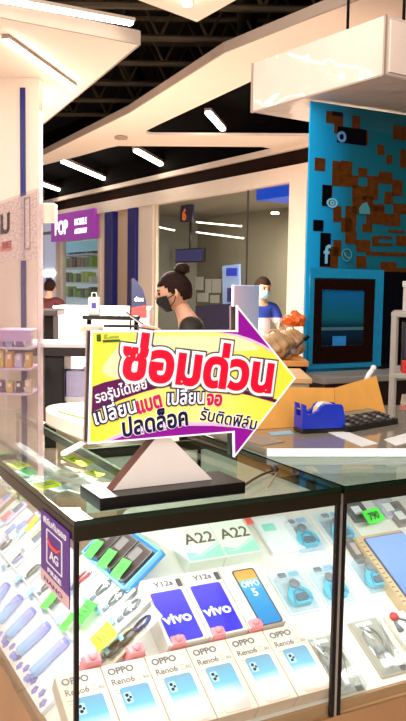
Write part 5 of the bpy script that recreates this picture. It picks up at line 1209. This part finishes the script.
# sheets of paper on the counter
for i, (l, lab, m) in enumerate([([(324, 431), (336, 428), (378, 444), (362, 447)], 'white paper strip lying in front of the calculator', PAPER), ([(384, 440), (412, 432), (420, 440), (396, 446)], 'white sheet with a brown edge at the right end of the counter', PAPER), ([(236, 438), (262, 436), (285, 442), (262, 446)], 'grey document sleeve at the left end of the rear counter', mat('grey_sleeve', (150, 150, 150), .3)), ([(268, 433), (290, 431), (294, 434), (272, 436)], 'pale blue slip of paper by the cardboard flap', mat('pale_blue_paper', (150, 200, 226), .5))]):
    q = [onR(x, y) for x, y in l]; c_ = sum(q, Vector()) / 4
    o_ = MB().prism([tuple((p - c_)[:2]) for p in q], 0, .0015, None).build('paper_sheet', m, M=Matrix.Translation((c_.x, c_.y, RZ + .0003))); tag(o_, lab, 'paper')
# drawer unit with a wooden top
d0, d1 = PD(268, 379, 3.5), PD(312, 379, 3.5); dz = PD(290, 378, 3.5).z; dw = d1.x - d0.x
du = thing('drawer_unit', 'beige drawer unit with a light wooden top behind the cardboard flaps', 'drawer unit', at(d0.x, 3.5, 0))
MB().span((0, .01, 0), (dw - .01, .42, dz - .022), .003).build('body', mat('beige_unit', (206, 186, 160), .5, var=.03), du); MB().span((-.02, -.015, dz - .022), (dw, .43, dz), .003).build('wood_top', mat('light_wood', (222, 178, 124), .45, var=.12, scale=12), du)
for j in range(3):
    dr = MB().span((.015, -.002, dz - .06 - .25 * (j + 1) + .03), (dw - .025, .009, dz - .06 - .25 * j), .003).build('drawer', mat('beige_front', (196, 176, 150), .5), du); MB().span((dw / 2 - .03, -.012, dz - .10 - .25 * j), (dw / 2 + .03, -.003, dz - .09 - .25 * j), .002).build('handle', GREYT, dr)
# desk with brown bags and an orange bag
e0, e1 = PD(240, 362, 4.25), PD(309, 362, 4.25); ez = PD(290, 361, 4.25).z
ds = thing('desk', 'orange brown desk behind the drawer unit, left of the blue glass panel', 'desk', at(e0.x, 4.25, 0)); dwid = e1.x - e0.x
MB().span((0, 0, ez - .03), (dwid, .5, ez), .004).build('desktop', mat('orange_wood', (220, 150, 76), .45, var=.1, scale=10), ds)
for x in (.01, dwid - .05):
    for y in (.02, .44): MB().span((x, y, 0), (x + .04, y + .04, ez - .03)).build('leg', BLACKM, ds)
MB().span((.05, .02, ez - .3), (dwid - .05, .035, ez - .03)).build('modesty_panel', BLACKM, ds)
def lump(name, label, cat, px, py, y, rx, ry, rz2, m, z, seed, extra=True):
    c = PD(px, py, y); t = thing(name, label, cat, at(c.x, y, z)); mb = MB(); bmesh.ops.create_icosphere(mb.bm, subdivisions=4, radius=1)
    for v in mb.bm.verts:
        p = v.co; n_ = 1 + .14 * math.sin(5 * p.x + seed) * math.cos(6 * p.z + seed) + .09 * math.sin(13 * p.y + 9 * p.x + seed) + .05 * math.sin(21 * p.z + 17 * p.x); zz = p.z * n_
        v.co = Vector((p.x * rx * n_, p.y * ry * n_, rz2 * (zz + 1) * (1 if zz > -.6 else .6)))
        v.co.z = max(v.co.z, .001)
    mb.build('bag_body', m, t, smooth=True)
    MB().tube([(-rx * .3, 0, rz2 * 1.9), (-rx * .2, .0, rz2 * 2.25), (rx * .2, 0, rz2 * 2.25), (rx * .3, 0, rz2 * 1.9)], .006, 6).build('handle', m, t, smooth=True)
    return t
KR = mat('kraft_bag', (190, 150, 108), .6, var=.25, scale=14, bump=.3)
lump('kraft_bag', 'crumpled brown bag lying on the desk just right of the yellow arrow', 'bag', 274, 350, 4.36, .11, .08, .07, KR, ez, 1.0)
lump('kraft_bag', 'crumpled brown bag at the right end of the desk under the orange bag', 'bag', 289, 345, 4.58, .09, .07, .075, KR, ez, 2.6)
lump('orange_bag', 'bright orange bag on the brown bags beside the white pillar', 'bag', 294, 330, 4.62, .065, .06, .04, mat('orange_bag', (244, 110, 40), .4, var=.2, scale=16, bump=.2), ez + .165, 4.2)
bt_ = MB(); q0, q1 = PD(284, 357, 4.3), PD(306, 338, 4.3); st_ = thing('selfie_stick', 'dark stick leaning across the desk below the orange bag', 'stick', Matrix.Translation(q0)); MB().tube([(0, 0, 0), q1 - q0], .007, 8).build('shaft', BLACK, st_); MB().tube([(q1 - q0) * .9, (q1 - q0) * 1.12], .013, 8).build('grip', BLACKM, st_); MB().span(((q1 - q0).x * .3, -.01, (q1 - q0).z * .2), ((q1 - q0).x * .5, .01, (q1 - q0).z * .45)).build('clamp', STEEL, st_)
bpy.data.objects.remove(_fo); bpy.data.curves.remove(_fc)
